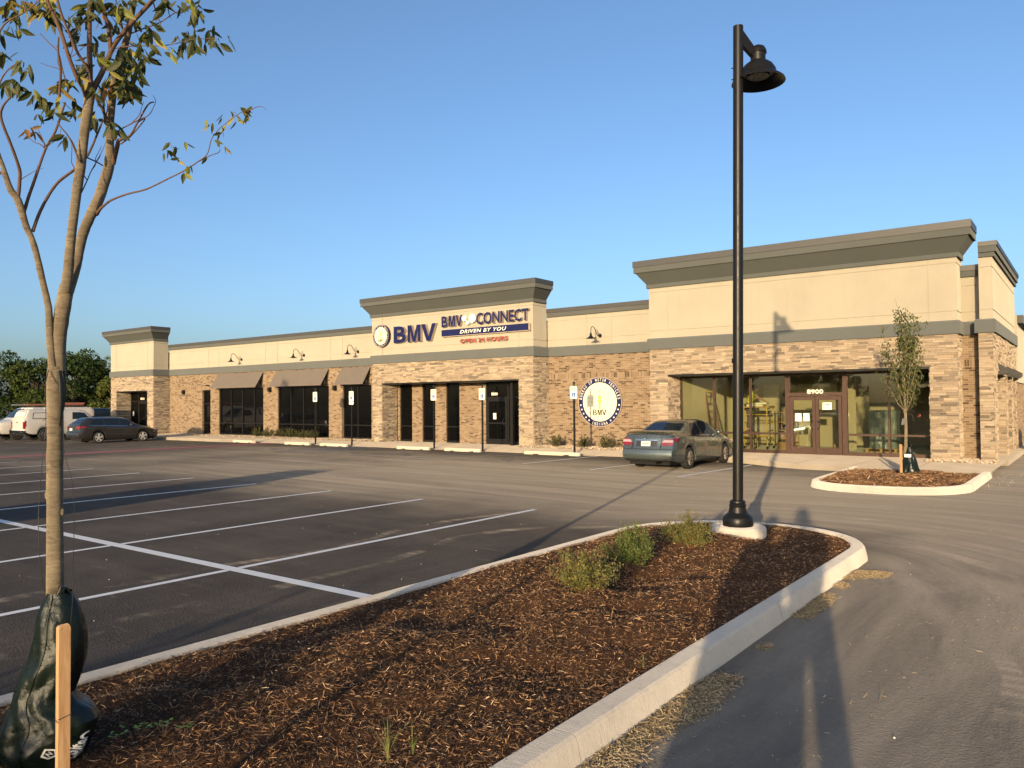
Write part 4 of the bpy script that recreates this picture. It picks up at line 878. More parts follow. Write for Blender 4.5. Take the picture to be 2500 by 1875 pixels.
# ================================================================ PLANTS
def leafcloud(name,C,Nrm,size,cols,parent=None,mat='leaf',aspect=.5,hang=None):
    """one small folded leaf per point"""
    k=len(C); yaw=RNG.uniform(0,2*pi,k); d=RNG.normal(0,1,(k,3)); d/=np.linalg.norm(d,axis=1)[:,None]
    if hang is not None: d=d*(1-hang)+np.array([0,0,-1])*hang
    d=d+Nrm; d/=np.linalg.norm(d,axis=1)[:,None]; r=RNG.normal(0,1,(k,3)); s=np.cross(d,r); s/=np.linalg.norm(s,axis=1)[:,None]; u=np.cross(s,d)
    L=(size*RNG.uniform(.6,1.25,k))[:,None] if not hasattr(size,'__len__') else size[:,None]; W=L*aspect
    t0=C; t1=C+d*L; m1=C+d*L*.45+s*W*.5+u*W*.12; m2=C+d*L*.45-s*W*.5+u*W*.12; 
    V=np.stack([t0,m1,t1,m2],1).reshape(-1,3); F=(np.arange(k)[:,None]*4+np.array([0,1,2,3])); F=np.concatenate([F[:,[0,1,2]],F[:,[0,2,3]]],0)
    return npmesh(name,V,F,mat,np.concatenate([cols,cols],0),parent)
def palcol(pal,k,v=.25): P=np.array(pal); return P[RNG.integers(0,len(P),k)]*RNG.uniform(1-v,1+v,(k,1))
GREEN=[(.06,.09,.018),(.09,.12,.025),(.045,.07,.016),(.13,.15,.04)]
def shrub(x,y,z,w,h,label,pal,nl,ls,nst=34,name='shrub',group=None,up_=.7):
    r=empty(name,(x,y,z),0,label,'shrub',group); st=MB(); C=[];N=[]
    for i in range(nst):
        a=random.uniform(0,2*pi); q=math.sqrt(random.random()); lob=1+.22*sin(3*a+x*9)+.12*sin(5*a+y*7); ex=w*q*lob*cos(a); ey=w*q*lob*sin(a); ez=h*(1-.40*q*q)*random.uniform(.55,1.22)
        p0=Vector((ex*.3+random.uniform(-.02,.02),ey*.3+random.uniform(-.02,.02),-.03)); p3=Vector((ex,ey,ez)); p1=Vector((ex*.5,ey*.5,ez*.35)); p2=Vector((ex*.78,ey*.78,ez*.7))+Vector([random.uniform(-.02,.02) for _ in range(3)])
        st.tube([p0,p1,p2,p3],[.0035,.003,.002,.001],4,False)
        k=int(nl/nst*random.uniform(.5,1.5))
        for j in range(k):
            t=random.uniform(.2,1.03)**.8; 
            p=p0.lerp(p1,t*3) if t<.333 else (p1.lerp(p2,t*3-1) if t<.667 else p2.lerp(p3,t*3-2)); g=.017 if w<.4 else .04
            C.append((p.x+random.gauss(0,g),p.y+random.gauss(0,g),max(.01,p.z+random.gauss(0,g*.8)))); N.append((0,0,up_))
    st.build('stems','twig',r); C=np.array(C); leafcloud('foliage',C,np.array(N),ls,palcol(pal,len(C)),r,aspect=.5); return r
SP=[(.19,.20,.05),(.12,.15,.035),(.25,.24,.07),(.28,.21,.06),(.15,.12,.04)]
g_='clipped shrubs on the planting island'
shrub(-3.72,6.06,.18,.30,.37,'loose olive green shrub nearest the camera on the planting island',SP,6000,.021,84,group=g_)
shrub(-3.90,7.28,.18,.25,.40,'bright green bushy shrub, middle of three on the planting island',[(.12,.18,.035),(.08,.13,.028),(.17,.22,.05),(.19,.20,.06)],6500,.021,70,group=g_)
shrub(-3.88,8.66,.18,.32,.35,'olive shrub beside the lamp footing on the planting island',SP,6200,.023,70,group=g_)
g2='small shrubs in the gravel under the awnings'
DG=[(.05,.07,.02),(.08,.09,.03),(.11,.09,.035),(.13,.12,.04)]
for i,(x,l) in enumerate(((-36.46,'leftmost small shrub in gravel, before the left window group'),(-35.41,'small shrub in gravel before the brick pier between awnings'),(-34.5,'tallest small shrub in gravel, under the middle awning'),(-33.55,'round small shrub in gravel under the middle awning'),(-32.6,'reddish small shrub in gravel just left of the parking sign'),(-31.85,'small shrub in gravel right behind the parking sign post'))):
    shrub(x,25.6,.15,.34+.04*(i%3),.48+.05*(i==2),l,DG,1300,.05,24,group=g2)
g3='small shrubs in the gravel under the round seal'
for x,l in ((-16.95,'small shrub in gravel left of the parking sign, by the stone pier'),(-15.72,'small shrub in gravel just below the left of the round seal'),(-14.65,'small shrub in gravel below the right of the round seal'),(-13.75,'small shrub in gravel half hidden by the sedan')): shrub(x,25.45,.15,.33,.46,l,DG,1300,.05,24,group=g3)
# shrubs of the same bed just behind the camera (their shadows fall on the mulch)
for x,y,w,h,l in ((-3.4,-.9,.5,.62,'shrub on the island level with the camera'),(-2.9,-2.6,.55,.8,'taller shrub on the island behind the camera'),(-4.4,-2.0,.5,.7,'shrub on the island behind the young tree'),(-3.2,-4.6,.6,1.1,'tall shrub near the rear end of the island')): shrub(x,y,.18,w,h,'olive green '+l,SP,2600,.04,40,group=g_)
# tiny weeds
wd='weed seedlings in the mulch'
def seedling(x,y,n,label,s=.02):
    r=empty('weed_seedling',(x,y,.21),0,label,'weed',wd); m=MB(); l=MB()
    for i in range(n):
        a=random.uniform(0,6.28); e=Vector((random.uniform(.01,.05)*cos(a),random.uniform(.01,.05)*sin(a),random.uniform(.03,.06))); m.tube([(0,0,-.03),e],.0012,4,False)
        for q in (0,pi): 
            b=a+1.3+q; d=Vector((cos(b),sin(b),.15)); sd=Vector((-sin(b),cos(b),0)); l.col=random.choice([(.30,.45,.07),(.20,.34,.05),(.38,.48,.10)])
            l.add([e,e+d*s*.5+sd*s*.42,e+d*s*1.05,e+d*s*.5-sd*s*.42],[(0,1,2,3)])
    m.build('stem','twig',r); l.build('leaves','leaf',r)
_D=lambda u,v,dep: Vector((0,0,CAMH))+(fw*1.0+rc*((u-1250)/1903.76)-uc*((v-937.5)/1903.76))*dep
for (x,y,n,l) in ((-3.95,2.09,6,'lime green weed seedling closest to the wooden stake'),(-4.0,1.98,5,'lime green weed seedling, second from the stake'),(-3.91,2.18,5,'bright lime weed seedling in the middle of the shaded mulch'),(-3.77,2.23,4,'lone lime weed seedling farthest from the stake')): seedling(x,y,n,l,.024)
def tuft(x,y,z,n,h,label,name='grass_tuft'):
    m=MB()
    for i in range(n):
        a=random.uniform(0,6.28); b=random.uniform(.05,.5) if i>n*.3 else .08; H=h*random.uniform(.5,1) if i>2 else h; w=.0035; m.col=random.choice([(.16,.22,.05),(.12,.18,.04),(.24,.24,.08),(.30,.26,.11)]); pts=[]
        for t in (0,.3,.6,.85,1): pts.append(Vector((cos(a)*b*h*t*t*1.3,sin(a)*b*h*t*t*1.3,H*(t-.25*b*t*t))))
        s=Vector((-sin(a),cos(a),0)); vs=[]
        for j,p in enumerate(pts): ww=w*(1-j/4.2); vs+=[p-s*ww,p+s*ww]
        m.add([(x+v.x,y+v.y,z+v.z) for v in vs],[(2*j,2*j+1,2*j+3,2*j+2) for j in range(4)])
    tag(m.build(name,'leaf',None,origin=(x,y,z)),label,'grass',None)
tuft(-2.75,2.66,.18,26,.24,'spiky green grass tuft in the mulch at the bottom edge'); tuft(-2.72,2.80,.18,9,.15,'thin wispy grass tuft just right of the spiky one'); tuft(-2.42,4.65,.15,8,.09,'very small grass tuft against the inside of the kerb')
# ================================================================ VEHICLES
class Body:
    """car body lofted along y (0 = rear bumper, L = nose); t 0..6 runs from sill to roof centre"""
    def __init__(s,**k): s.__dict__.update(k)
    def ip(s,tab,y): return float(np.interp(y,[a for a,b in tab],[b for a,b in tab]))
    def sm(s,tab,y,w=.06): return (s.ip(tab,y-w)+2*s.ip(tab,y)+s.ip(tab,y+w))/4
    def low(s,y):
        z=s.ip(s.lowt,y)
        for yw in s.wheels:
            d=abs(y-yw)
            if d<s.ra: z=max(z,s.wz+math.sqrt(s.ra**2-d*d))
        return z
    def sec(s,y):
        w=s.sm(s.width,y,.10); lo=s.low(y); be=s.sm(s.belt,y,.08); tp=s.sm(s.top,y,.07); gw=s.sm(s.gw,y,.12); tp=max(tp,be+.012)
        h=be-lo
        return [(w-.05,lo),(w-.008,lo+min(.10,h*.25)),(w,lo+h*.55),(w-.018,be-.07*min(1,h)),(w-.065,be),(gw,tp-s.edge*min(1,(tp-be)/.3)-.004),(gw-.14,tp-.012),(0,tp)]
    def pt(s,y,t):
        P=s.sec(y); i=min(int(t),6); f=t-i
        a,b=P[i],P[i+1]
        if 0<i<6 and i!=4:
            p0,p3=P[i-1],P[i+2]; c=lambda k:.5*((2*a[k])+(-p0[k]+b[k])*f*.7+(2*p0[k]*.7-(6-.9)*a[k]*1+ (6-1.8-.3)*b[k]-.7*p3[k]*1)*0)
        x=a[0]+(b[0]-a[0])*f; z=a[1]+(b[1]-a[1])*f
        return x,y+s.shear(y,z),z
    def shear(s,y,z):
        r=float(np.interp(z,[a for a,b in s.rear],[b for a,b in s.rear])); f=float(np.interp(z,[a for a,b in s.front],[b for a,b in s.front])); q=.7
        return r*max(0,1-y/q)**1.5 + f*max(0,1-(s.L-y)/q)**1.5
    def nrm(s,y,t,side):
        e=.02; a=Vector(s.pt(y+e,t)); b=Vector(s.pt(y-e,t)); c=Vector(s.pt(y,min(7,t+.08))); d=Vector(s.pt(y,max(0,t-.08))); n=(a-b).cross(c-d); 
        if n.length<1e-9: n=Vector((1,0,0))
        n.normalize()
        if n.x*1+n.z*1<0 and n.x<0.2: n=-n
        if n.dot(Vector((1,0,.6)))<0: n=-n
        n.x*=side; return n
    def P(s,y,t,side,off=0):
        x,yy,z=s.pt(y,t); v=Vector((x*side,yy,z)); return v+s.nrm(y,t,side)*off if off else v
    def build(s,parent,paint):
        ys=list(np.arange(0,s.L+.001,.04)); ys=[0,.01,.03,.06]+[y for y in ys if .08<y<s.L-.08]+[s.L-.06,s.L-.03,s.L-.01,s.L]
        ts=[0,.5,1,1.5,2,2.5,3,3.5,4,4.33,4.66,5,5.33,5.66,6,6.5,7]
        m=MB()
        for side in (1,-1):
            V=[s.P(y,t,side) for y in ys for t in ts]; n=len(ts)
            fs=[(i*n+j,(i+1)*n+j,(i+1)*n+j+1,i*n+j+1) for i in range(len(ys)-1) for j in range(n-1)]
            if side==-1: fs=[f[::-1] for f in fs]
            m.add(V,fs,True)
        for y,fl in ((0,0),(s.L,1)):
            vs=[];
            for t in ts:
                for u in (1,.5,0,-.5,-1):
                    p=s.P(y,t,1); vs.append((p.x*u,p.y+(-1 if not fl else 1)*s.bow*(1-u*u),p.z))
            fs=[(i*5+j,i*5+j+1,(i+1)*5+j+1,(i+1)*5+j) for i in range(len(ts)-1) for j in range(4)]
            if fl: fs=[f[::-1] for f in fs]
            m.add(vs,fs,True)
        b=m.build('body',paint,parent,sharp=48)
        me=b.data; bm=bmesh.new(); bm.from_mesh(me); bmesh.ops.remove_doubles(bm,verts=bm.verts,dist=.0008); bm.to_mesh(me); bm.free(); me.set_sharp_from_angle(angle=R(48))
        lo=min(z for _,z in s.lowt)
        u=MB(); u.box(-s.hw+.24,s.hw-.24,.12,s.L-.15,lo-.04,.62); u.build('underbody','under_dark',parent)
        s.body=b; return b
    def side_panel(s,name,mat,parent,yb,yt,t0,t1,off=.006,nu=14,nv=5,sides=(1,-1),each=True,rnd=0):
        out=[]
        for side in sides:
            m=MB(); V=[]
            for j in range(nv+1):
                v=j/nv
                for i in range(nu+1):
                    u=i/nu; a=yb[0]+(yt[0]-yb[0])*v; b=yb[1]+(yt[1]-yb[1])*v
                    if rnd: e=rnd*(abs(2*v-1)**4); a+=e; b-=e
                    V.append(s.P(a+(b-a)*u,t0+(t1-t0)*v,side,off))
            fs=[(j*(nu+1)+i,j*(nu+1)+i+1,(j+1)*(nu+1)+i+1,(j+1)*(nu+1)+i) for j in range(nv) for i in range(nu)]
            if side==-1: fs=[f[::-1] for f in fs]
            m.add(V,fs,True); out.append(m.build(name,mat,parent))
        return out
    def top_panel(s,name,mat,parent,y0,y1,x0,x1,off=.006,nu=16,nv=8):
        """panel on a sloping glass face, from y0 (half width x0) to y1 (half width x1)"""
        m=MB(); V=[]
        def topz(x,y):
            P_=s.sec(y); pts=sorted([(p[0],p[1]) for p in P_[5:]]); return float(np.interp(abs(x),[p[0] for p in pts],[p[1] for p in pts]))
        for j in range(nv+1):
            v=j/nv; y=y0+(y1-y0)*v; w=x0+(x1-x0)*v
            for i in range(nu+1):
                x=-w+2*w*i/nu; z=topz(x,y); V.append((x,y+s.shear(y,z)-(off if y1>y0 else -off)*.7,z+off*.8))
        m.add(V,[(j*(nu+1)+i,j*(nu+1)+i+1,(j+1)*(nu+1)+i+1,(j+1)*(nu+1)+i) for j in range(nv) for i in range(nu)],True); return m.build(name,mat,parent)
    def rear_panel(s,name,mat,parent,x0,x1,z0,z1,th=.012,x0t=None,x1t=None,end=0):
        x0t=x0 if x0t is None else x0t; x1t=x1 if x1t is None else x1t
        def Y(x,z):
            u=abs(x)/s.hw; sg=-1 if end==0 else 1; y=0 if end==0 else s.L; return y+s.shear(y,z)+sg*s.bow*(1-u*u)
        m=MB(); nu=6; sg=-1 if end==0 else 1; V=[]
        for off in (th,-.02):
            for j in range(3):
                v=j/2; a=x0+(x0t-x0)*v; b=x1+(x1t-x1)*v; z=z0+(z1-z0)*v
                for i in range(nu+1): x=a+(b-a)*i/nu; V.append((x,Y(x,z)+sg*off,z))
        n=nu+1; q=3*n; fs=[(j*n+i,j*n+i+1,(j+1)*n+i+1,(j+1)*n+i) for j in range(2) for i in range(nu)]
        fs+=[(i,q+i,q+i+1,i+1) for i in range(nu)]+[(2*n+i,2*n+i+1,q+2*n+i+1,q+2*n+i) for i in range(nu)]+[(j*n,(j+1)*n,q+(j+1)*n,q+j*n) for j in range(2)]+[(j*n+nu,q+j*n+nu,q+(j+1)*n+nu,(j+1)*n+nu) for j in range(2)]
        m.add(V,fs); return m.build(name,mat,parent)
def wheel(parent,x,y,r,w,side,style=5,rimr=None,rim='rim_metal'):
    rimr=rimr or r*.68; c=(x,y,r)
    m=MB(); h=w/2; m.lathe([(rimr,-h*.9),(r-.045,-h),(r-.012,-h*.86),(r,-h*.6),(r,h*.6),(r-.012,h*.86),(r-.045,h),(rimr,h*.9)],c,'x',36)
    for k in range(-2,3): m.lathe([(r+.0015,k*h*.25-.008),(r+.0015,k*h*.25+.008)],c,'x',36)
    o=m.build('wheel','tyre',parent,sharp=40)
    d=MB(); d.lathe([(.0005,side*h*.35),(rimr*.97,side*h*.35),(rimr,side*h*.92),(rimr+.004,side*h*.97),(rimr*.93,side*h*.9),(rimr*.90,side*h*.45)],c,'x',36); d.build('rim_barrel','under_dark' if style!=0 else rim,o,sharp=30)
    s=MB(); X0=x+side*h*.62; X1=x+side*h*.88
    s.lathe([(rimr*.90,side*h*.9),(rimr*1.0,side*h*.97),(rimr*1.0,side*h*.9)],c,'x',36)
    if style:
        for k in range(style):
            a=2*pi*k/style+.3; 
            for q in ((-.09,.09),) if style<7 else ((-.035,.035),):
                wd=rimr*(.36 if style<7 else .17); dx,dz=cos(a),sin(a); nx,nz=-dz,dx; V=[]
                for X,sh in ((X0,1.0),(X1,.8)):
                    for rr,ww in ((rimr*.12,wd*.45),(rimr*.97,wd*.62*1.2 if style<7 else wd*.6)):
                        V+=[(X,y+dx*rr+nx*ww*sh,r+dz*rr+nz*ww*sh),(X,y+dx*rr-nx*ww*sh,r+dz*rr-nz*ww*sh)]
                s.add(V,[(4,5,7,6),(0,4,6,2),(1,3,7,5)])
    s.lathe([(.0005,side*h*.95),(rimr*.14,side*h*.93),(rimr*.2,side*h*.7)],c,'x',20); s.build('rim',rim,o); return o
def mirror(b,parent,y,t,paint):
    for side in (1,-1):
        p=b.P(y,t,side); m=MB(); m.tube([p,p+Vector((side*.07,0,.03))],.025,8); q=p+Vector((side*.15,0,.06))
        m.lathe([(.0005,-.075),(.05,-.065),(.075,-.02),(.078,.03),(.06,.05),(.0005,.055)],q,'y',16); m.build('wing_mirror',paint,parent,sharp=50)
def seams(b,parent,ys,t0=.3,t1=4.0):
    m=MB()
    for side in (1,-1):
        for y in ys:
            pts=[b.P(y,t0+(t1-t0)*i/14,side,.0015) for i in range(15)]
            for a,c in zip(pts[:-1],pts[1:]):
                e=Vector((0,.005,0)); m.quad(a-e,a+e,c+e,c-e)
    m.build('door_seams','under_dark',parent)
def handles(b,parent,ys,t=3.3,mat='chrome'):
    for side in (1,-1):
        for y in ys:
            p=b.P(y,t,side,.02); m=MB(); m.tube([p+Vector((-side*.02,-.09,0)),p+Vector((0,-.06,0)),p+Vector((0,.06,0)),p+Vector((-side*.02,.09,0))],.012,6); m.build('door_handle',mat,parent)

# --- sedan ---
car=empty('sedan',(-10.03,19.70,0),R(0.0),'blue grey four door sedan parked nose in before the storefront','car'); car.scale=(.93,.95,.95)
B=Body(L=4.80,hw=.91,ra=.375,wz=.33,wheels=(1.02,3.79),edge=.06,bow=.10,
 lowt=[(0,.30),(.3,.24),(1.4,.20),(3.4,.20),(4.6,.24),(4.8,.28)],
 width=[(0,.80),(.12,.87),(.5,.905),(2,.915),(3.8,.905),(4.5,.84),(4.8,.70)],
 belt=[(0,.98),(.4,1.00),(1.0,.99),(3.0,.93),(3.9,.85),(4.6,.72),(4.8,.60)],
 top=[(0,1.06),(.12,1.085),(.62,1.10),(.80,1.14),(1.35,1.385),(1.65,1.445),(2.2,1.47),(2.65,1.455),(3.0,1.37),(3.62,1.03),(3.8,.995),(4.5,.86),(4.8,.70)],
 gw=[(0,.72),(.6,.74),(1.2,.62),(1.6,.575),(2.6,.58),(3.1,.62),(3.6,.70),(4.4,.66),(4.8,.5)],
 rear=[(.2,.03),(.35,-.07),(.55,-.09),(.64,-.08),(.68,.0),(.95,.05),(1.08,.10)],front=[(.2,0),(.4,.05),(.6,.04),(.8,-.05)])
B.build(car,'paint_bluegrey')
B.side_panel('side_window','car_glass',car,(1.20,2.02),(1.62,2.05),4.10,4.93); B.side_panel('side_window','car_glass',car,(2.09,3.36),(2.12,2.92),4.08,4.93)
B.side_panel('window_trim','chrome',car,(1.10,3.50),(1.13,3.42),3.98,4.07,.008,20,1); B.side_panel('window_trim','chrome',car,(1.50,3.02),(1.54,2.95),4.94,4.99,.008,20,1)
B.top_panel('rear_window','car_glass',car,.84,1.52,.63,.53); B.top_panel('windscreen','car_glass',car,3.50,2.86,.62,.52)
sp=MB(); V=[]
for i in range(21):
    x=-.70+1.4*i/20; q=1-(abs(x)/.70)**4; V+=[(x,.06+.05*(x/.7)**2,1.085),(x,.0+.06*(x/.7)**2,1.10+.035*q),(x,.10,1.115+.035*q),(x,.26,1.10)]
sp.add(V,[(i*4+j,(i+1)*4+j,(i+1)*4+(j+1)%4,i*4+(j+1)%4) for i in range(20) for j in range(4)],True); sp.build('boot_spoiler','paint_bluegrey',car,sharp=40)
for s_ in (1,-1):
    l=B.rear_panel('tail_light','lens_red',car,s_*.47,s_*.83,.74,.82,.012,s_*.50,s_*.84); 
    q=B.rear_panel('reversing_lens','lens_clear',l,s_*.50,s_*.83,.825,.90,.014,s_*.56,s_*.82); B.rear_panel('lens_edge','lens_red',l,s_*.56,s_*.82,.905,.93,.012,s_*.60,s_*.80)
for o_ in B.side_panel('tail_light_side','lens_red',car,(.0,.24),(.0,.34),2.62,3.1,.01): pass
for o_ in B.side_panel('tail_light_side','lens_clear',car,(.0,.33),(.0,.28),3.12,3.55,.01): pass
B.rear_panel('plate_recess','paint_dark',car,-.34,.34,.70,.86,.002); B.rear_panel('chrome_bar','chrome',car,-.36,.36,.875,.90,.022); pl=B.rear_panel('number_plate','plate',car,-.17,.13,.715,.855,.016)
t_=MB(); wall_text(t_,'TGA75T',-.13,.09,.76,.82,-.0); Yp=min(v.co.y for v in pl.data.vertices); t_.v=[(v[0],Yp-.003,v[2]) for v in t_.v]; t_.build('plate_lettering','navy',pl)
em=MB(); em.lathe([(.05,-.012),(.062,-.016),(.058,-.02)],(-.02,B.shear(0,.94)-.11,.945),'y',20); em.v=[(v[0],v[1],.945+(v[2]-.945)*.7) for v in em.v]; em.tube([(-.02,B.shear(0,.94)-.125,.905),(-.02,B.shear(0,.94)-.125,.985)],.006,6); em.build('badge','chrome',car)
B.rear_panel('bumper_seam','under_dark',car,-.80,.80,.632,.640,.002); B.rear_panel('bumper_valance','dark_plastic',car,-.62,.62,.285,.34,.004,-.70,.70)
B.rear_panel('boot_seam','under_dark',car,-.47,-.462,.645,.97,.002); B.rear_panel('boot_seam','under_dark',car,.462,.47,.645,.97,.002)
ex=MB(); ex.tube([(.33,.30,.235),(.33,-.06,.235)],.035,14,False); ex.tube([(.42,.30,.235),(.42,-.06,.235)],.035,14,False); ex.build('exhaust_pipe','chrome',car)
for s_ in (1,-1): wheel(car,s_*.79,1.02,.325,.215,s_,10,.215); wheel(car,s_*.79,3.79,.325,.215,s_,10,.215)
mirror(B,car,3.05,4.15,'paint_bluegrey'); seams(B,car,(1.25,2.06,3.22)); handles(B,car,(1.42,2.35))
for s_ in (1,-1): B.rear_panel('headlight','lens_clear',car,s_*.45,s_*.80,.62,.74,.01,end=1)
B.rear_panel('grille','dark_plastic',car,-.38,.38,.50,.70,.012,end=1)
B.side_panel('sill_trim','dark_plastic',car,(1.42,3.38),(1.42,3.38),0.0,.45,.006,12,2)

# --- estate ---
car=empty('estate_car',(-41.97,18.55,0),0,'dark grey estate car with pale spoke wheels, parked nearest the far left entrance','car'); car.scale=(.9,.9,.9)
W=Body(L=4.56,hw=.89,ra=.37,wz=.32,wheels=(1.02,3.60),edge=.06,bow=.10,
 lowt=[(0,.32),(.3,.24),(1.4,.19),(3.2,.19),(4.4,.22),(4.56,.26)],
 width=[(0,.78),(.1,.85),(.5,.885),(2,.89),(3.6,.885),(4.3,.82),(4.56,.66)],
 belt=[(0,1.0),(.4,1.02),(1.5,.97),(3.0,.91),(3.8,.84),(4.4,.70),(4.56,.58)],
 top=[(0,1.06),(.10,1.16),(.42,1.40),(.60,1.47),(1.4,1.50),(2.3,1.49),(2.7,1.43),(3.35,1.06),(3.5,1.0),(4.2,.86),(4.56,.68)],
 gw=[(0,.68),(.4,.60),(1.2,.57),(2.4,.57),(2.9,.61),(3.4,.70),(4.2,.64),(4.56,.48)],
 rear=[(.2,.04),(.35,-.06),(.55,-.08),(.64,-.07),(.68,.0),(1.0,.02),(1.4,.08)],front=[(.2,0),(.4,.05),(.6,.04),(.8,-.05)])
W.build(car,'paint_dark')
W.side_panel('side_window','car_glass',car,(.56,1.30),(.80,1.33),4.12,4.93,rnd=.05); W.side_panel('side_window','car_glass',car,(1.40,2.16),(1.43,2.20),4.10,4.93); W.side_panel('side_window','car_glass',car,(2.24,3.22),(2.28,2.72),4.08,4.93)
W.side_panel('window_trim','chrome',car,(.50,3.30),(.53,3.25),3.98,4.07,.008,20,1); W.side_panel('window_trim','chrome',car,(.72,2.80),(.75,2.76),4.95,5.0,.008,20,1)
W.top_panel('rear_window','car_glass',car,.10,.44,.58,.50); W.top_panel('windscreen','car_glass',car,3.26,2.64,.60,.51)
for s_ in (1,-1):
    W.rear_panel('tail_light','lens_red',car,s_*.48,s_*.80,.84,.97,.012); wheel(car,s_*.78,1.02,.32,.215,s_,5,.235,'rim_white'); wheel(car,s_*.78,3.60,.32,.215,s_,5,.235,'rim_white')
    rr=MB(); rr.tube([(s_*.56,.75,1.49),(s_*.57,.85,1.53),(s_*.57,2.35,1.52),(s_*.56,2.5,1.48)],.014,8); rr.build('roof_rail','black_metal',car); W.rear_panel('headlight','lens_clear',car,s_*.42,s_*.78,.60,.72,.01,end=1)
W.side_panel('tail_light_side','lens_red',car,(.0,.34),(.0,.22),2.75,3.55,.01); pl=W.rear_panel('number_plate','plate',car,-.26,.06,.74,.88,.014)
W.rear_panel('bumper_seam','under_dark',car,-.78,.78,.652,.660,.002); W.rear_panel('bumper_trim','chrome',car,-.7,.7,.42,.44,.008); mirror(W,car,2.85,4.15,'paint_dark'); seams(W,car,(1.36,2.21,3.12)); handles(W,car,(1.55,2.45),mat='paint_dark')
W.side_panel('wheel_reflector','lens_clear',car,(4.22,4.32),(4.22,4.32),2.3,2.5,.01)

# --- pickup with canopy ---
car=empty('pickup_truck',(-47.43,18.06,0),0,'white pickup with a white windowed bed canopy, parked left of the dark grey estate','pickup truck'); car.scale=(.9,.9,.9)
U=Body(L=5.85,hw=1.0,ra=.47,wz=.40,wheels=(1.18,4.92),edge=.10,bow=.04,
 lowt=[(0,.55),(.4,.45),(1.8,.42),(4.3,.42),(5.5,.42),(5.85,.45)],
 width=[(0,.93),(.08,.98),(.5,1.0),(3,1.0),(5.2,1.0),(5.6,.95),(5.85,.86)],
 belt=[(0,1.28),(2.2,1.28),(3.6,1.26),(4.3,1.22),(5.5,1.12),(5.85,1.0)],
 top=[(0,1.36),(.05,1.50),(.24,1.90),(.34,1.94),(2.05,1.96),(2.2,1.93),(3.3,1.93),(3.6,1.86),(4.15,1.42),(4.3,1.34),(5.5,1.22),(5.85,1.06)],
 gw=[(0,.86),(.3,.80),(2.0,.80),(2.3,.74),(3.4,.72),(4.1,.84),(5.4,.88),(5.85,.78)],
 rear=[(.4,.02),(.62,.0),(1.3,.0),(1.9,.0)],front=[(.2,0),(.6,.05),(1.0,0)])
U.build(car,'paint_white')
U.side_panel('canopy_window','paint_white',car,(.48,2.05),(.55,2.05),4.22,4.78,.02); U.side_panel('canopy_window_seal','under_dark',car,(.44,2.09),(.51,2.09),4.16,4.84,.012)
U.side_panel('side_window','car_glass',car,(2.75,3.92),(2.82,3.55),4.08,4.86); U.top_panel('windscreen','car_glass',car,4.1,3.66,.76,.66); U.top_panel('canopy_rear_window','lightpanel',car,.06,.20,.70,.66,.012); U.top_panel('rear_window_seal','under_dark',car,.05,.215,.74,.70,.006)
U.rear_panel('tailgate','paint_white',car,-.74,.74,.72,1.26,.014); U.rear_panel('tailgate_handle','dark_plastic',car,-.12,.12,1.14,1.19,.02); U.rear_panel('rear_bumper','chrome',car,-.97,.97,.50,.68,.12); U.rear_panel('bumper_step','dark_plastic',car,.62,.9,.53,.64,.125)
for s_ in (1,-1):
    U.rear_panel('tail_light','lens_red',car,s_*.77,s_*.97,.78,1.20,.02); wheel(car,s_*.86,1.18,.40,.27,s_,6,.25); wheel(car,s_*.86,4.92,.40,.27,s_,6,.25); U.rear_panel('headlight','lens_clear',car,s_*.55,s_*.92,.85,1.02,.01,end=1)
U.side_panel('tail_light_side','lens_red',car,(.0,.08),(.0,.08),1.9,3.7,.012); mirror(U,car,3.85,4.2,'paint_white'); seams(U,car,(2.28,2.7,3.95)); handles(U,car,(2.95,),mat='paint_white')
rk=MB()
for y in (.5,1.8): rk.tube([(-.78,y,1.95),(-.78,y,2.02),(.78,y,2.02),(.78,y,1.95)],.018,6)
rk.build('roof_rack','lamp_white',car)

# --- work van, nose to the lot ---
car=empty('work_van',(-50.1,23.0,0),pi,'white work van facing the lot behind the pickup, ladders on its roof','van'); car.scale=(.9,.9,.9)
K=Body(L=5.9,hw=1.0,ra=.45,wz=.38,wheels=(1.25,4.75),edge=.14,bow=.05,
 lowt=[(0,.5),(.4,.42),(5.5,.42),(5.9,.45)],width=[(0,.94),(.08,.99),(5.2,.99),(5.6,.93),(5.9,.82)],
 belt=[(0,1.22),(3.8,1.22),(5.0,1.14),(5.7,1.06),(5.9,.95)],
 top=[(0,1.98),(.06,2.04),(.2,2.08),(3.9,2.10),(4.2,2.02),(4.85,1.40),(5.0,1.30),(5.7,1.16),(5.9,1.0)],
 gw=[(0,.84),(3.8,.82),(4.2,.78),(4.8,.86),(5.6,.86),(5.9,.76)],rear=[(.4,0),(2,0)],front=[(.2,0),(.6,.06),(1.0,0)])
K.build(car,'paint_white'); K.side_panel('side_window','car_glass',car,(3.75,4.62),(3.8,4.28),4.1,4.86); K.top_panel('windscreen','car_glass',car,4.82,4.22,.80,.68)
K.rear_panel('front_bumper','dark_plastic',car,-.96,.96,.42,.66,.12,end=1); K.rear_panel('bumper_strip','chrome',car,-.96,.96,.36,.42,.13,end=1); K.rear_panel('grille','dark_plastic',car,-.88,.88,.68,1.0,.015,end=1)
for s_ in (1,-1):
    K.rear_panel('headlight','lens_clear',car,s_*.52,s_*.86,.82,.98,.04,end=1); K.rear_panel('turn_signal','lens_amber',car,s_*.5,s_*.88,.70,.80,.04,end=1); wheel(car,s_*.86,1.25,.38,.25,s_,8,.22); wheel(car,s_*.86,4.75,.38,.25,s_,8,.22)
mirror(K,car,4.5,4.2,'dark_plastic'); seams(K,car,(2.3,3.6,4.75))
rk=MB()
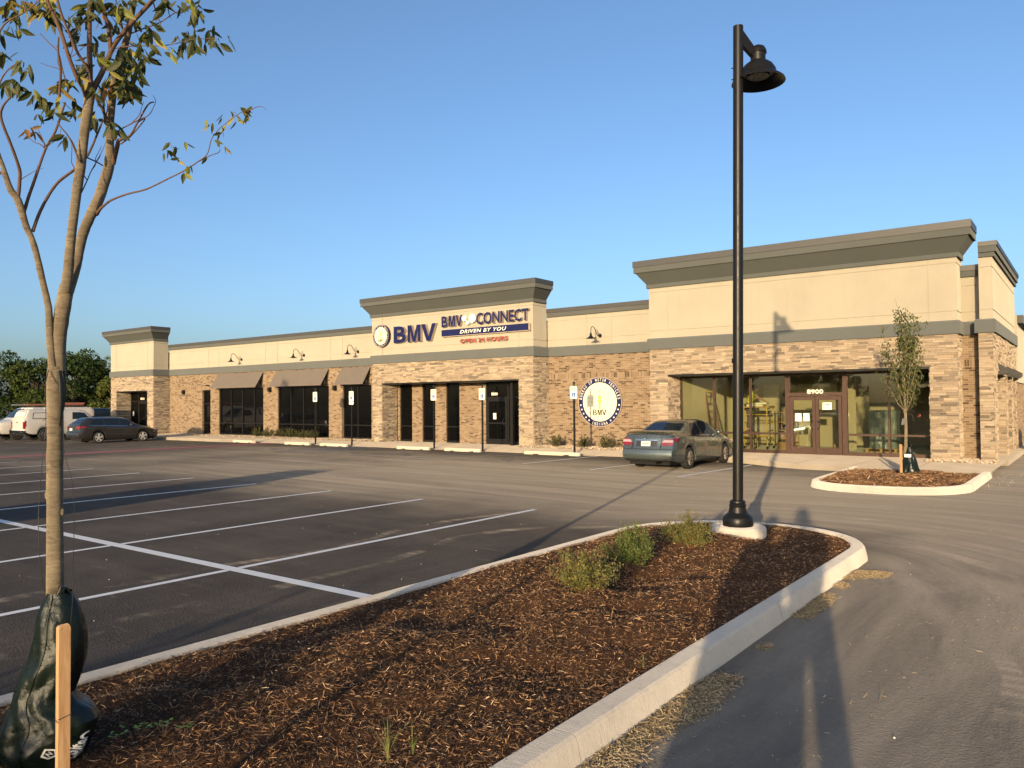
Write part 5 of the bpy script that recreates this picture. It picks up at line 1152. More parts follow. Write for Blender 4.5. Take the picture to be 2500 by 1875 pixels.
for y in (.6,2.2,3.6): rk.tube([(-.8,y,2.06),(-.8,y,2.17),(.8,y,2.17),(.8,y,2.06)],.02,6)
rk.build('roof_rack','black_metal',car)
def ladder(name,loc,rz,Lr,w,label,rail,rungs,parent=None,horiz=True):
    r=empty(name,loc,rz,label,'ladder'); m=MB()
    for x in (-w/2,w/2): m.box(x-.02,x+.02,0,Lr,-.045,.045)
    m.build('rail',rail,r); g=MB(); n=int(Lr/.3)
    for i in range(n): g.tube([(-w/2,.15+i*.3,0),(w/2,.15+i*.3,0)],.016,6)
    g.build('rung',rungs,r); return r
ladder('ladder',(-49.85,19.4,2.02),0,3.1,.42,'orange extension ladder lying on the van roof rack','orange_rail','aluminium'); ladder('ladder',(-50.4,18.9,2.02),0,3.7,.42,'grey metal ladder on the van roof, behind the orange one','aluminium','aluminium'); ladder('ladder',(-49.8,20.6,2.09),0,1.95,.40,'red topped short ladder stacked uppermost on the van roof','red_paint','aluminium')

# --- dark sport utility ---
def make_suv(loc,rz,label):
    car=empty('sport_utility_vehicle',loc,rz,label,'car')
    S=Body(L=4.9,hw=.96,ra=.42,wz=.37,wheels=(1.05,3.85),edge=.08,bow=.07,lowt=[(0,.4),(.4,.3),(4.5,.3),(4.9,.35)],width=[(0,.86),(.12,.93),(2.4,.96),(4.3,.94),(4.9,.78)],
     belt=[(0,1.1),(2,1.12),(3.6,1.06),(4.9,.85)],top=[(0,1.2),(.12,1.5),(.35,1.70),(.6,1.76),(2.6,1.78),(3.0,1.68),(3.6,1.22),(3.75,1.16),(4.7,1.0),(4.9,.88)],gw=[(0,.74),(.5,.66),(2.8,.66),(3.6,.80),(4.9,.62)],rear=[(.2,.03),(.5,-.05),(1.2,.02),(1.7,.06)],front=[(.2,0),(.6,.05),(1,0)])
    S.build(car,'paint_black'); S.side_panel('side_window','car_glass',car,(.6,1.5),(.75,1.5),4.1,4.93); S.side_panel('side_window','car_glass',car,(1.6,2.4),(1.6,2.4),4.1,4.93); S.side_panel('side_window','car_glass',car,(2.48,3.4),(2.48,2.95),4.1,4.93)
    S.top_panel('rear_window','car_glass',car,.10,.36,.62,.56); S.top_panel('windscreen','car_glass',car,3.54,2.95,.72,.6)
    for s_ in (1,-1):
        S.rear_panel('tail_light','lens_red',car,s_*.55,s_*.85,.9,1.08,.012); S.rear_panel('headlight','lens_clear',car,s_*.5,s_*.84,.78,.92,.012,end=1); wheel(car,s_*.84,1.05,.37,.24,s_,5,.25); wheel(car,s_*.84,3.85,.37,.24,s_,5,.25)
    mirror(S,car,3.1,4.15,'paint_black'); seams(S,car,(1.55,2.45,3.3)); return car
make_suv((-57.0,24.6,0),0,'black sport utility vehicle seen between the pickup and the stone wall')
make_suv((-13.6,-1.0,0),R(14),'black sport utility vehicle in the lot left of the camera, outside the picture')
# loose red traffic barrel glimpsed at the far right edge
tb=empty('traffic_barrel',(-1.75,32.6,0),0,'red and white traffic barrel at the far right edge of the view','traffic barrel')
MB().lathe([(.30,0),(.30,.06),(.25,.08),(.24,.35)],(0,0,0),'z',24).lathe([(.235,.5),(.23,.65)],(0,0,0),'z',24).lathe([(.225,.8),(.21,.95),(.0005,1.0)],(0,0,0),'z',24).build('shell','orange_rail',tb,sharp=30); MB().lathe([(.24,.35),(.235,.5)],(0,0,0),'z',24).lathe([(.23,.65),(.225,.8)],(0,0,0),'z',24).build('band','sign_white',tb)

# ================================================================ PEOPLE
def person(loc,rz,label,J,pants,shirt,hairc='hair',scale=1.0,fingers=None,hold=None):
    """J: joints in metres, figure faces +Y"""
    r=empty('person',loc,rz,label,'person'); r.scale=(scale,)*3
    def skin(name,chains,mat,sub=2,parent=r):
        vs=[];es=[];rs=[];key={}
        def vi(p,rad):
            k=tuple(round(c,4) for c in p)
            if k not in key: key[k]=len(vs); vs.append(p); rs.append(rad)
            return key[k]
        for ch in chains:
            ids=[vi(p,q) for p,q in ch]
            for a,b in zip(ids[:-1],ids[1:]): es.append((a,b))
        me=bpy.data.meshes.new(name); me.from_pydata(vs,es,[]); o=bpy.data.objects.new(name,me); COL.objects.link(o)
        md=o.modifiers.new('s','SKIN'); sv=me.skin_vertices[0].data
        for i,q in enumerate(rs): sv[i].radius=(q,q) if not hasattr(q,'__len__') else q
        sv[0].use_root=True; s2=o.modifiers.new('u','SUBSURF'); s2.levels=s2.render_levels=sub
        bpy.context.view_layer.update(); m2=bpy.data.meshes.new_from_object(o.evaluated_get(bpy.context.evaluated_depsgraph_get()))
        bpy.data.objects.remove(o); n=bpy.data.objects.new(name,m2); COL.objects.link(n); m2.materials.clear(); m2.materials.append(M[mat]); m2.polygons.foreach_set('use_smooth',[True]*len(m2.polygons)); n.parent=parent; return n
    j=J; body=[]
    body.append([(j['pelvis'],.13),(j['chest'],.14),(j['neck'],.055),(j['headb'],.07),(j['head'],(.085,.10)),(j['headt'],.06)])
    for s in 'LR':
        body.append([(j['chest'],.14),(j['sh'+s],.065),(j['el'+s],.042),(j['wr'+s],.028)]); body.append([(j['pelvis'],.13),(j['hip'+s],.095),(j['kn'+s],.06),(j['an'+s],.042),(j['toe'+s],.038)])
    b=skin('body',body,'skin')
    for s in 'LR':
        w=Vector(j['wr'+s]); e=Vector(j['el'+s]); d=(w-e).normalized(); side=d.cross(Vector((0,0,1))); side=side.normalized() if side.length>.1 else Vector((1,0,0)); dn=side.cross(d); ch=[[(tuple(w),.024),(tuple(w+d*.05),.034)]]
        for k,(o_,ln) in enumerate(((-.03,.065),(-.01,.078),(.01,.075),(.03,.06))):
            a=w+d*.05; p1=w+d*.085+side*o_; p2=p1+d*ln*.55+dn*.012; p3=p2+d*ln*.35+dn*.03; ch.append([(tuple(a),.034),(tuple(p1),.0105),(tuple(p2),.009),(tuple(p3),.008)])
        sg=1 if s=='R' else -1; ch.append([(tuple(w+d*.02),.026),(tuple(w+d*.04-side*.045*sg),.012),(tuple(w+d*.075-side*.06*sg+dn*.01),.010)])
        skin('hand',ch,'skin',1,b)
    c=skin('shirt',[[(j['pelvis'],(.16,.135)),(j['chest'],(.18,.15)),(tuple(Vector(j['neck'])-Vector((0,0,.03))),.075)]]+[[(j['chest'],(.18,.15)),(j['sh'+s],.085),(tuple(Vector(j['sh'+s]).lerp(Vector(j['el'+s]),.75)),.065)] for s in 'LR'],shirt)
    p=skin('trousers',[[(j['pelvis'],(.155,.14)),(j['hip'+s],.115),(j['kn'+s],.08),(tuple(Vector(j['an'+s])+Vector((0,0,.03))),.065)] for s in 'LR'],pants)
    for s in 'LR': skin('shoe',[[(j['an'+s],.05),(tuple(Vector(j['an'+s])+Vector((0,.05,-.05))),.05),(j['toe'+s],.045)]],'dark_plastic',2)
    H=Vector(j['head']); hd=MB(); hd.tube([H+Vector((0,-.03,-.02)),H+Vector((0,-.045,.05)),H+Vector((0,-.03,.11)),H+Vector((0,.0,.145))],[.09,.105,.09,.03],14); hd.build('hair',hairc,b)
    f=MB(); f.tube([H+Vector((0,.085,.02)),H+Vector((0,.125,-.025)),H+Vector((0,.09,-.035))],[.009,.015,.008],8)
    for s in (1,-1): f.lathe([(.0005,.02),(.016,.005),(.02,-.01)],H+Vector((s*.033,.08,.015)),'y',8); f.tube([H+Vector((s*.092,0,.025)),H+Vector((s*.10,-.012,0)),H+Vector((s*.09,0,-.03))],[.014,.018,.01],6)
    f.tube([H+Vector((-.028,.09,-.06)),H+Vector((0,.102,-.062)),H+Vector((.028,.09,-.06))],[.005,.009,.005],6); f.build('face','skin',b); return r
def stand(lean=0):
    J=dict(pelvis=(0,0,.98),chest=(0,.02,1.32),neck=(0,.02,1.53),headb=(0,.035,1.60),head=(0,.04,1.68),headt=(0,.03,1.76))
    for s,q in (('L',-1),('R',1)): J.update({'sh'+s:(q*.18,.0,1.45),'el'+s:(q*.24,.0,1.16),'wr'+s:(q*.22,.12,.93),'hip'+s:(q*.10,0,.92),'kn'+s:(q*.12,.02,.50),'an'+s:(q*.13,-.02,.09),'toe'+s:(q*.15,.16,.05)})
    return J
J=stand(); J.update(elL=(-.24,.16,1.30),elR=(.24,.16,1.30),wrL=(-.10,.27,1.60),wrR=(.10,.27,1.60))
perp=Vector((cos(SHAZ),sin(SHAZ))); bk=Vector((sin(SHAZ),-cos(SHAZ)))
pp=bk*.42+perp*.03
person((pp.x,pp.y,0),R(20),'person in grey shirt standing behind the camera, seen only as a shadow',J,'denim','cloth_grey',scale=1.06)
pq=bk*.60-perp*.43
coat_at=(pq.x,pq.y)
w_=person((pq.x,pq.y,0),R(16),'second person beside the first, seen only as a shadow, coat added to widen it',stand(),'denim','cloth_grey',scale=1.0)
cm_=MB(); cm_.lathe([(.10,1.50),(.24,1.44),(.27,1.25),(.24,1.0),(.27,.8),(.29,.45),(.28,.42)],(0,0,0),'z',28); cm_.v=[(a,b*.7,c) for a,b,c in cm_.v]; cm_.build('coat','cloth_grey',w_)  # unseen coat shape, added to broaden the shadow this figure casts
J=dict(pelvis=(0,0,.98),chest=(0,.14,1.30),neck=(0,.22,1.48),headb=(0,.27,1.53),head=(0,.31,1.60),headt=(0,.32,1.68))
for s,q in (('L',-1),('R',1)): J.update({'sh'+s:(q*.17,.16,1.42),'el'+s:(q*.2,.36,1.26),'wr'+s:(q*.15,.56,1.15),'hip'+s:(q*.10,0,.92),'kn'+s:(q*.12,.05,.50),'an'+s:(q*.13,-.02,.09),'toe'+s:(q*.15,.16,.05)})
person((-10.45,28.75,.78),R(-75),'worker in a yellow shirt leaning over the scaffold inside the storefront',J,'cloth_grey','shirt_yellow')
st=MB(); st.box(-10.75,-10.15,28.5,29.0,.72,.76)
for x in (-10.72,-10.2):
    for y in (28.53,28.95): st.box(x,x+.03,y,y+.03,.156,.72)
tag(st.build('work_bench','wood_pallet',None,origin=(-10.45,28.75,.156)),'low wooden bench the worker stands on','bench')
# ================================================================ THINGS IN THE STOREFRONT
a=empty('stepladder',(-11.55,28.4,.156),R(60),'tall orange stepladder standing open inside the left panes','ladder')
m=MB(); g=MB(); h=2.1
for s in (-1,1):
    m.tube([(s*.26,-.02,0),(s*.15,.45,h)],.025,6); g.tube([(s*.24,1.0,0),(s*.13,.5,h)],.018,6)
for i in range(7):
    z=.28*(i+1); t=z/h; w=.26-.11*t; y=-.02+.47*t; g.box(-w,w,y-.03,y+.05,z-.012,z+.012)
m.build('rail','orange_rail',a); g.build('step','aluminium',a); MB().box(-.18,.18,.40,.56,h,h+.04).build('top_cap','scaffold_yellow',a)
a=empty('scaffold',(-9.85,28.5,.156),0,'yellow rolling scaffold loaded with tools behind the storefront glass','scaffold'); m=MB()
for x in (-.55,.3):
    for y in (-.35,.35): m.tube([(x,y,.12),(x,y,1.62)],.024,8)
    for z in (.35,.65,.95,1.25,1.55): m.tube([(x,-.35,z),(x,.35,z)],.018,6)
for y in (-.35,.35):
    for z in (.45,1.25): m.tube([(-.55,y,z),(.3,y,z)],.016,6)
m.build('frame','scaffold_yellow',a); MB().box(-.62,.38,-.34,.34,1.50,1.55).build('platform','wood_pallet',a)
w=MB()
for x in (-.55,.3):
    for y in (-.35,.35): w.lathe([(.0005,-.02),(.05,-.02),(.05,.02),(.0005,.02)],(x,y,.05),'x',14)
w.build('caster','dark_plastic',a)
m=MB(); m.box(-10.35,-9.75,28.3,28.7,1.71,1.78); m.box(-10.2,-9.6,28.25,28.55,1.782,1.85); tag(m.build('folded_sheets','paper',None,origin=(-10,28.5,1.71)),'folded pale sheets heaped on the scaffold platform','sheets')
m=MB()
for x in (-9.45,-8.85):
    for y in (29.0,29.4): m.box(x,x+.04,y,y+.04,.156,1.5)
for z in (.35,.8,1.1,1.45): m.box(-9.45,-8.81,29.0,29.44,z,z+.04)
tag(m.build('shelf_rack','wood_pallet',None,origin=(-9.1,29.2,.156)),'open wooden shelf rack right of the yellow scaffold','shelf')
for (x,y,s,z,l) in ((-9.15,29.2,.2,.39,'cardboard box on the lowest shelf of the rack'),(-9.0,28.4,.17,.156,'cardboard box on the floor before the shelf rack'),(-7.2,28.6,.14,.156,'small cardboard box on the floor behind the double door')): tag(MB().box(x-s,x+s,y-s*.7,y+s*.7,z,z+s*1.6).build('cardboard_box','cardboard',None,origin=(x,y,z)),l,'box')
tag(MB().box(-10.62,-10.02,30.93,30.99,2.05,2.55).build('wall_panel','lightpanel',None,origin=(-10.3,30.95,2.05)),'pale square panel high on the back wall inside','panel')
tag(MB().box(-9.25,-7.8,30.93,30.99,2.05,2.55).build('wall_panel','lightpanel',None,origin=(-8.5,30.95,2.05)),'long pale panel high on the back wall behind the door','panel')
def pallet(x,y,label):
    m=MB()
    for i in range(6): m.box(x-.5,x+.5,y-.5+i*.18,y-.4+i*.18,.27,.29)
    for i in (-.48,-.04,.40): m.box(x+i,x+i+.09,y-.5,y+.5,.18,.268)
    for i in (-.5,-.05,.40): m.box(x-.5,x+.5,y+i,y+i+.1,.156,.178)
    tag(m.build('pallet','wood_pallet',None,origin=(x,y,.156)),label,'pallet','wooden pallets inside')
pallet(-5.75,28.6,'wooden pallet under the plastic wrapped load inside'); pallet(-5.75,30.2,'wooden pallet behind the wrapped load inside')
wl=MB(); n=20
for i in range(n):
    pass
prof=[]; hx,hy=.42,.40
V=[];ns=48; lv=[.29,.45,.7,1.0,1.3,1.5,1.56]
for li,z in enumerate(lv):
    for k in range(ns):
        a=2*pi*k/ns; q=1/max(abs(cos(a)),abs(sin(a))); q=min(q,1.28); f=1+.03*sin(7*a+li*2)+.02*random.random(); s=(.9 if li==6 else 1); V.append((-5.72+hx*q*cos(a)*f*s,28.6+hy*q*sin(a)*f*s,z))
wl.add(V,[(i*ns+k,i*ns+(k+1)%ns,(i+1)*ns+(k+1)%ns,(i+1)*ns+k) for i in range(len(lv)-1) for k in range(ns)]+[tuple(range((len(lv)-1)*ns,len(lv)*ns))]); tag(wl.build('wrapped_load','wrap_blue',None,origin=(-5.72,28.6,.29)),'tall load wrapped in blue green plastic on a pallet inside','wrapped load')
# ================================================================ YOUNG TREE IN FRONT
TB=Vector((-4.07,1.72,.17)); DEP=3.79
def TP(u,v,dd=0): return _D(u,v,DEP+dd)
tree=empty('young_tree',TB,0,'young tree with three smooth limbs rising from the planting island at the left','tree')
def limb(mb,pts,n=14,knob=False):
    """pts (u,v,r[,depth]) ; smoothed"""
    P=[]; 
    for p in pts: P.append((TP(p[0],p[1],p[3] if len(p)>3 else 0), p[2]/1903.76*(DEP+(p[3] if len(p)>3 else 0))))
    Q=[];Rr=[]
    for i in range(len(P)-1):
        p0=P[max(0,i-1)];p1=P[i];p2=P[i+1];p3=P[min(len(P)-1,i+2)]
        for t in (0,.25,.5,.75):
            Q.append(.5*((2*p1[0])+(-p0[0]+p2[0])*t+(2*p0[0]-5*p1[0]+4*p2[0]-p3[0])*t*t+(-p0[0]+3*p1[0]-3*p2[0]+p3[0])*t**3)); r=p1[1]+(p2[1]-p1[1])*t; Rr.append(r*(1+(random.uniform(-.03,.04) if r>.01 else random.uniform(-.05,.08))))
    Q.append(P[-1][0]); Rr.append(P[-1][1]); mb.tube([q-TB for q in Q],[r*.94 for r in Rr],n,True)
tr=MB()
limb(tr,[(136,1890,24),(134,1800,21.5),(134.5,1600,20.5),(134.5,1430,20),(134,1250,19.5),(134,1140,19.5),(135,1050,19),(135,980,19.5),(134,930,20),(136,895,17)],22)
limb(tr,[(133,935,14,-.01),(127,885,10,-.02),(122,817,9,-.02),(119.4,760,8.5,-.03),(114,729,8.2,-.03),(103,682,7.8,-.04),(88.6,619,7.6,-.06),(76,579,7.3,-.07),(64,553,8,-.08),(44,489,9,-.10),(25,462,8,-.12),(10,415,5.5,-.14),(-3,378,4.5,-.16),(-30,300,4,-.2)],16)
limb(tr,[(141,960,15,.01),(143,900,17,.01),(143,838,17,.01),(150,775,18.5,.01),(157,733,18,.01),(164,695,16,.02)],18)
limb(tr,[(160,712,13,-.02),(167,657,12,-.03),(171,607,11.5,-.04),(177,553,11,-.05),(187,472,11.5,-.06),(197,405,12,-.07),(204.5,337,11.5,-.07),(214,270,12,-.07),(220,225,12.5,-.07)],18)
limb(tr,[(166,712,14,.03),(184,657,12,.05),(192,619,11.5,.06),(202,573,12,.07),(219,531,12.3,.08),(240,488,13,.10),(253,449,13,.12),(266,405,12.5,.14),(268,354,10.5,.15),(268,304,9.8,.16),(272,263,9.3,.17),(277,219,9,.18),(287,169,8.5,.2),(304,115,8.2,.22),(314,74,8,.23),(324,20,7,.24),(336,-60,6,.26),(345,-200,5,.3),(340,-420,3,.35)],18)
# pruned knots
for u,v,r,d in ((120,1208,10,-.01),(152,1250,6,0),(122,930,9,-.01),(117,760,5,-.03)):
    c=TP(u,v,d)-TB; q=r/504; tr.tube([c+Vector((0,0,-q*1.6)),c+Vector((0,0,-q*.8)),c,c+Vector((0,0,q*.8)),c+Vector((0,0,q*1.6))],[q*.2,q*.8,q,q*.8,q*.2],10)
tr.build('trunk','bark',tree,sharp=80)
br=MB()
B_=[[(44,486,5,-.10),(48,440,4.5,-.12),(47,412,4.2,-.14),(27,354,3.7,-.2),(7,304,3.5,-.25),(2,277,3.2,-.27),(10,255,2.6,-.3),(27,236,2,-.33)],
[(58,520,4.5,-.08),(70,480,4,-.04),(81,449,3.7,0),(111,364,3.2,.05),(135,321,3,.08),(159,250,2.5,.12)],
[(80,565,5,-.06),(84,553,4.4,-.05),(98,516,4,.0),(121.5,472.5,3.7,.06),(145,442,3.5,.1),(184,412,3.2,.14),(213,381,3,.2),(236,331,2.6,.24),(251,294,2,.27)],
[(219,235,9,-.07),(219,169,7.5,-.06),(218,101,6.2,-.05),(219,34,5.5,-.04),(222,-60,5,-.02),(215,-200,4,0),(225,-360,2.5,0)],
[(224,225,8,-.06),(236,202,7,-.03),(250,175,6.5,0),(267,135,6,.03),(280,108,6,.05),(314,64,5.5,.08),(371,3,5,.12),(398,-30,4.5,.15),(450,-140,4,.2),(490,-280,2.5,.25)],
[(210,235,7,-.09),(203,215,6,-.12),(189,192,5.5,-.14),(169,142,5,-.18),(152,88,5,-.2),(135,44,5,-.22),(118,7,4.5,-.24),(90,-80,4,-.28),(80,-220,2.5,-.3)],
[(222,200,4,-.12),(216,172,3.5,-.15),(189,128,3.5,-.2),(172,88,3.5,-.24),(152,40,3.3,-.28),(140,0,3,-.3),(120,-90,2,-.33)],
[(236,523,5,.05),(245,510,3.8,.0),(256.5,499.5,3,-.02),(273,488,2.8,-.05),(310,474,2.4,-.08),(351,464,2.2,-.1),(375,454,2,-.12),(405,439,1.9,-.14),(449,417,1.7,-.16),(483,395,1.5,-.18),(506,376,1.3,-.2),(516,341,1.1,-.21),(533,317,1,-.22),(553,300,.9,-.23),(591,273,.8,-.24),(618,267,.7,-.25)],
[(483,395,1.3,-.18),(513,380,1.1,-.15),(534,372,1,-.13),(537,362,.8,-.12)],
[(276,400,6.5,.14),(282,375,6,.12),(287,354,5.7,.1),(291,342,4.5,.09),(317,331,2.6,.06),(337,297,2.1,.03),(361,256,2,0),(376,249,1.6,-.01)],
[(294,352,2.2,.09),(317,334,2,.1),(344,304,1.7,.12),(354,289,1.5,.13),(335,300,1,.12)],
[(283,322,1.6,.12),(320,302,1.5,.1),(350,288,1.4,.08),(355,287,1.2,.08)],
[(267,304,4.6,.12),(258,285,4,.1),(250,267,3.7,.08),(233,236,3.2,.05),(225,215,3,.03)],
[(256,300,3,.05),(252,250,2.6,.02),(246,220,2.4,0),(238,205,2,-.02)],
[(272,125,6,.05),(270,118,5.5,.04),(264,67,5.2,.02),(250,20,5,0),(238,-20,4.5,0),(228,-100,3.5,0)],
[(194,395,2.4,-.1),(170,338,2,-.14),(148,310,1.6,-.17),(140,295,1.2,-.18)],
[(213,385,2,-.02),(235,395,1.8,0),(252,405,1.6,.02)],
[(199,470,1.6,-.05),(213,440,1.4,-.02),(224,415,1.2,0),(245,380,1,0)],
[(145,236,3.2,-.2),(148,170,3,-.25),(142,130,2.6,-.28),(143,90,2,-.3)],
[(165,206,2,-.17),(155,180,1.6,-.2),(143,130,1.4,-.2),(120,105,1.2,-.2),(98,82,1,-.2)],
[(-10,225,2.6,-.3),(5,190,2,-.3),(20,170,1.6,-.3),(33,160,1.2,-.3)],
[(-20,120,3,-.3),(10,60,2,-.3),(60,30,1.6,-.3),(110,-10,1.2,-.3)],
[(-40,500,4,-.1),(0,420,4,-.1),(20,460,4.5,-.1)],
[(318,82,2,.2),(350,70,1.6,.2),(390,55,1.4,.2),(430,30,1.2,.2),(470,15,1,.2)],
[(280,118,1.8,.05),(330,112,1.5,.0),(390,112,1.2,-.05),(430,106,1,-.08),(480,95,.9,-.1),(530,95,.8,-.1)],
[(372,0,2,.12),(385,40,1.5,.1),(392,60,1.2,.1)]]
for b in B_: limb(br,b,8)
for k in range(28):      # fine bare twigs
    b_=random.choice(B_[:8]+B_[9:22]); q_=random.choice(b_[1:]); u0,v0=q_[0],q_[1]; d=q_[3]; a=random.uniform(-2.6,-.5)
    pts=[(u0,v0,1.4,d)]
    for i in range(4): a+=random.gauss(0,.3); u0+=16*cos(a); v0+=16*sin(a); pts.append((u0,v0,1.2-.22*i,d))
    limb(br,pts,4)
br.build('branches','twig',tree,sharp=80)
# leaves, in hanging clumps of serrated pointed blades
lv=MB()
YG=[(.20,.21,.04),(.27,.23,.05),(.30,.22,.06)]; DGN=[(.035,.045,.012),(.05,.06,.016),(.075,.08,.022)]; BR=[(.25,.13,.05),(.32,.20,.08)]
def blade(p,d,L,col):
    d=d.normalized(); s=d.cross(Vector((random.gauss(0,1),random.gauss(0,1),random.gauss(0,.5)))).normalized(); nrm=s.cross(d); W=L*random.uniform(.14,.20); lv.col=col
    cl=random.uniform(-.25,.25); mid=[];lf=[];rt=[]
    for t,w in ((0,0),(.12,.55),(.3,.95),(.5,1),(.7,.72),(.86,.38),(1,0)):
        c=p+d*L*t+nrm*L*cl*t*t; mid.append(c-TB); jag=random.uniform(.88,1.1); lf.append(c-TB+s*W*w*jag+nrm*W*w*.25); rt.append(c-TB-s*W*w*jag+nrm*W*w*.25)
    vs=mid+lf+rt; n=7; fs=[]
    for i in range(n-1): fs+=[(i,i+1,n+i+1,n+i),(i+1,i,2*n+i,2*n+i+1)]
    lv.add(vs,fs,False)
rndL=random.Random(5)
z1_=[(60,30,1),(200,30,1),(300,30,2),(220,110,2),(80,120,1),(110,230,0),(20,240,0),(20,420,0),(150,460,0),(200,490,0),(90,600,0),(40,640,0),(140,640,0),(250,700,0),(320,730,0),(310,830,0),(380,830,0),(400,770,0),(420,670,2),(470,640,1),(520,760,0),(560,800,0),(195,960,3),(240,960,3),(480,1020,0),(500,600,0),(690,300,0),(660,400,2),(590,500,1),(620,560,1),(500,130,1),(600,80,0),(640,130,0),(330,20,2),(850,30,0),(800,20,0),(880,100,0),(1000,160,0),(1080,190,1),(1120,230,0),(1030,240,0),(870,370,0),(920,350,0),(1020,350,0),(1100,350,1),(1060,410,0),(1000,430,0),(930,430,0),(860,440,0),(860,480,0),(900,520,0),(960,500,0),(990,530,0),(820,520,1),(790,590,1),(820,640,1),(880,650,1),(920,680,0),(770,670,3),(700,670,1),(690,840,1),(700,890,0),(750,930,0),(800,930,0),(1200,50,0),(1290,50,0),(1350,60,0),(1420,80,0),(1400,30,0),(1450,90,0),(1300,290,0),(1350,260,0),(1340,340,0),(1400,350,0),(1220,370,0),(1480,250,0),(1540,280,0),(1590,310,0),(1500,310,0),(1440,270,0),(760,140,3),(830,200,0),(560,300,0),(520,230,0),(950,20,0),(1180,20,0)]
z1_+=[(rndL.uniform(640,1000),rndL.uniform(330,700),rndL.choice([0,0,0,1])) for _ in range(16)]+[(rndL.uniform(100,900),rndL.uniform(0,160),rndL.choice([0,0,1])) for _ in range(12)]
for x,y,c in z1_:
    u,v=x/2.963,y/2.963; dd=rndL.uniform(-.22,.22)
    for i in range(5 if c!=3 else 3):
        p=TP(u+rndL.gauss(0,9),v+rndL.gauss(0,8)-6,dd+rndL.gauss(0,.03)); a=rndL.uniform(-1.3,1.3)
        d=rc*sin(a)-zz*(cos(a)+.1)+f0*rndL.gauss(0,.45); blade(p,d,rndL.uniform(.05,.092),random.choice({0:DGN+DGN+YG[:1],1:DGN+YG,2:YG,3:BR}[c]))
for x,y in ((1490,895),(1510,905),(1605,850),(1660,820),(1715,880),(1760,815),(1810,795),(1785,835),(1620,925),(1600,975),(1570,1040),(1630,1080),(1495,1150),(1230,1035),(1255,1065),(1195,1100),(1210,1085),(1340,1040),(1290,1170),(1360,1220),(1330,1260),(1745,800),(1695,850)):
    u,v=x/2.963,y/2.963
    for i in range(2):
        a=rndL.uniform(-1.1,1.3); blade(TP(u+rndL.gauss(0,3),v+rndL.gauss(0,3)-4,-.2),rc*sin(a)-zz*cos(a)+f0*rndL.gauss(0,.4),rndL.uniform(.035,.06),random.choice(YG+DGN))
for k in range(520):      # the rest of the crown, above the picture
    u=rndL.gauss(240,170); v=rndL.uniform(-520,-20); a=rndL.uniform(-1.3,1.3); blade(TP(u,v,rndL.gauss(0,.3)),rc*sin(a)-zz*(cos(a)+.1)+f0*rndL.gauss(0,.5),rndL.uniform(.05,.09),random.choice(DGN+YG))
lv.build('foliage','leaf',tree)
# strap at the fork and the guy wires
s=MB(); s.tube([TP(146,905,-.05)-TB,TP(150,935,-.06)-TB,TP(151,990,-.05)-TB,TP(146,1040,-.045)-TB],[.008,.012,.011,.004],6,squash=.3); s.tube([TP(155,905,-.03)-TB,TP(158,950,-.03)-TB,TP(154,1000,-.03)-TB],[.006,.009,.006],6,squash=.3); s.build('tie_strap','strap_green',tree)
g=MB(); limb(g,[(118,905,1.4,-.05),(110,950,.9,-.1),(112,1030,.9,-.15),(104,1120,.9,-.2),(97,1200,.9,-.3),(94,1300,.9,-.35),(104,1420,.9,-.3),(128,1520,.9,-.2)],6); limb(g,[(104,1027,.9,-.16),(112,1022,.8,-.16)],4); limb(g,[(154,1000,.9,-.03),(156,1060,.8,-.05),(160,1120,.8,-.1),(175,1170,.8,-.2),(182,1260,.8,-.4),(177,1380,.9,-.6),(178,1450,.9,-.75),(172,1530,.9,-.92)],6)
g.build('guy_wire','wire',tree)

# stake -----------------------------------------------------------------
sp_=_D(155,1528,2.86); SB=Vector((sp_.x,sp_.y,.15)); st=empty('wooden_stake',SB,R(80),'square wooden stake at the bottom left, in front of the large watering bag','stake'); m=MB(); q=.0195; h=sp_.z-.15
m.add([(-q,-q,-.05),(q,-q,-.05),(q,q,-.05),(-q,q,-.05),(-q,-q,h-.008),(q,-q,h-.006),(q,q,h-.006),(-q,q,h-.008),(-q*.8,-q*.85,h+.001),(q*.85,-q*.85,h+.004),(q*.85,q*.85,h+.004),(-q*.8,q*.85,h+.001)],[(0,3,2,1),(0,1,5,4),(1,2,6,5),(2,3,7,6),(3,0,4,7),(4,5,9,8),(5,6,10,9),(6,7,11,10),(7,4,8,11),(8,9,10,11)]); m.build('post','stake_wood',st)
w=MB(); n=24; e=q+.003; lp=[(-e,-e),(e,-e),(e,e),(-e,e),(-e,-e)]; w.tube([(a,b,h-.33+.012*math.sin(i*1.3)) for i,(a,b) in enumerate(lp)],.0012,5,smooth=False); w.build('wire_loop','wire',st)

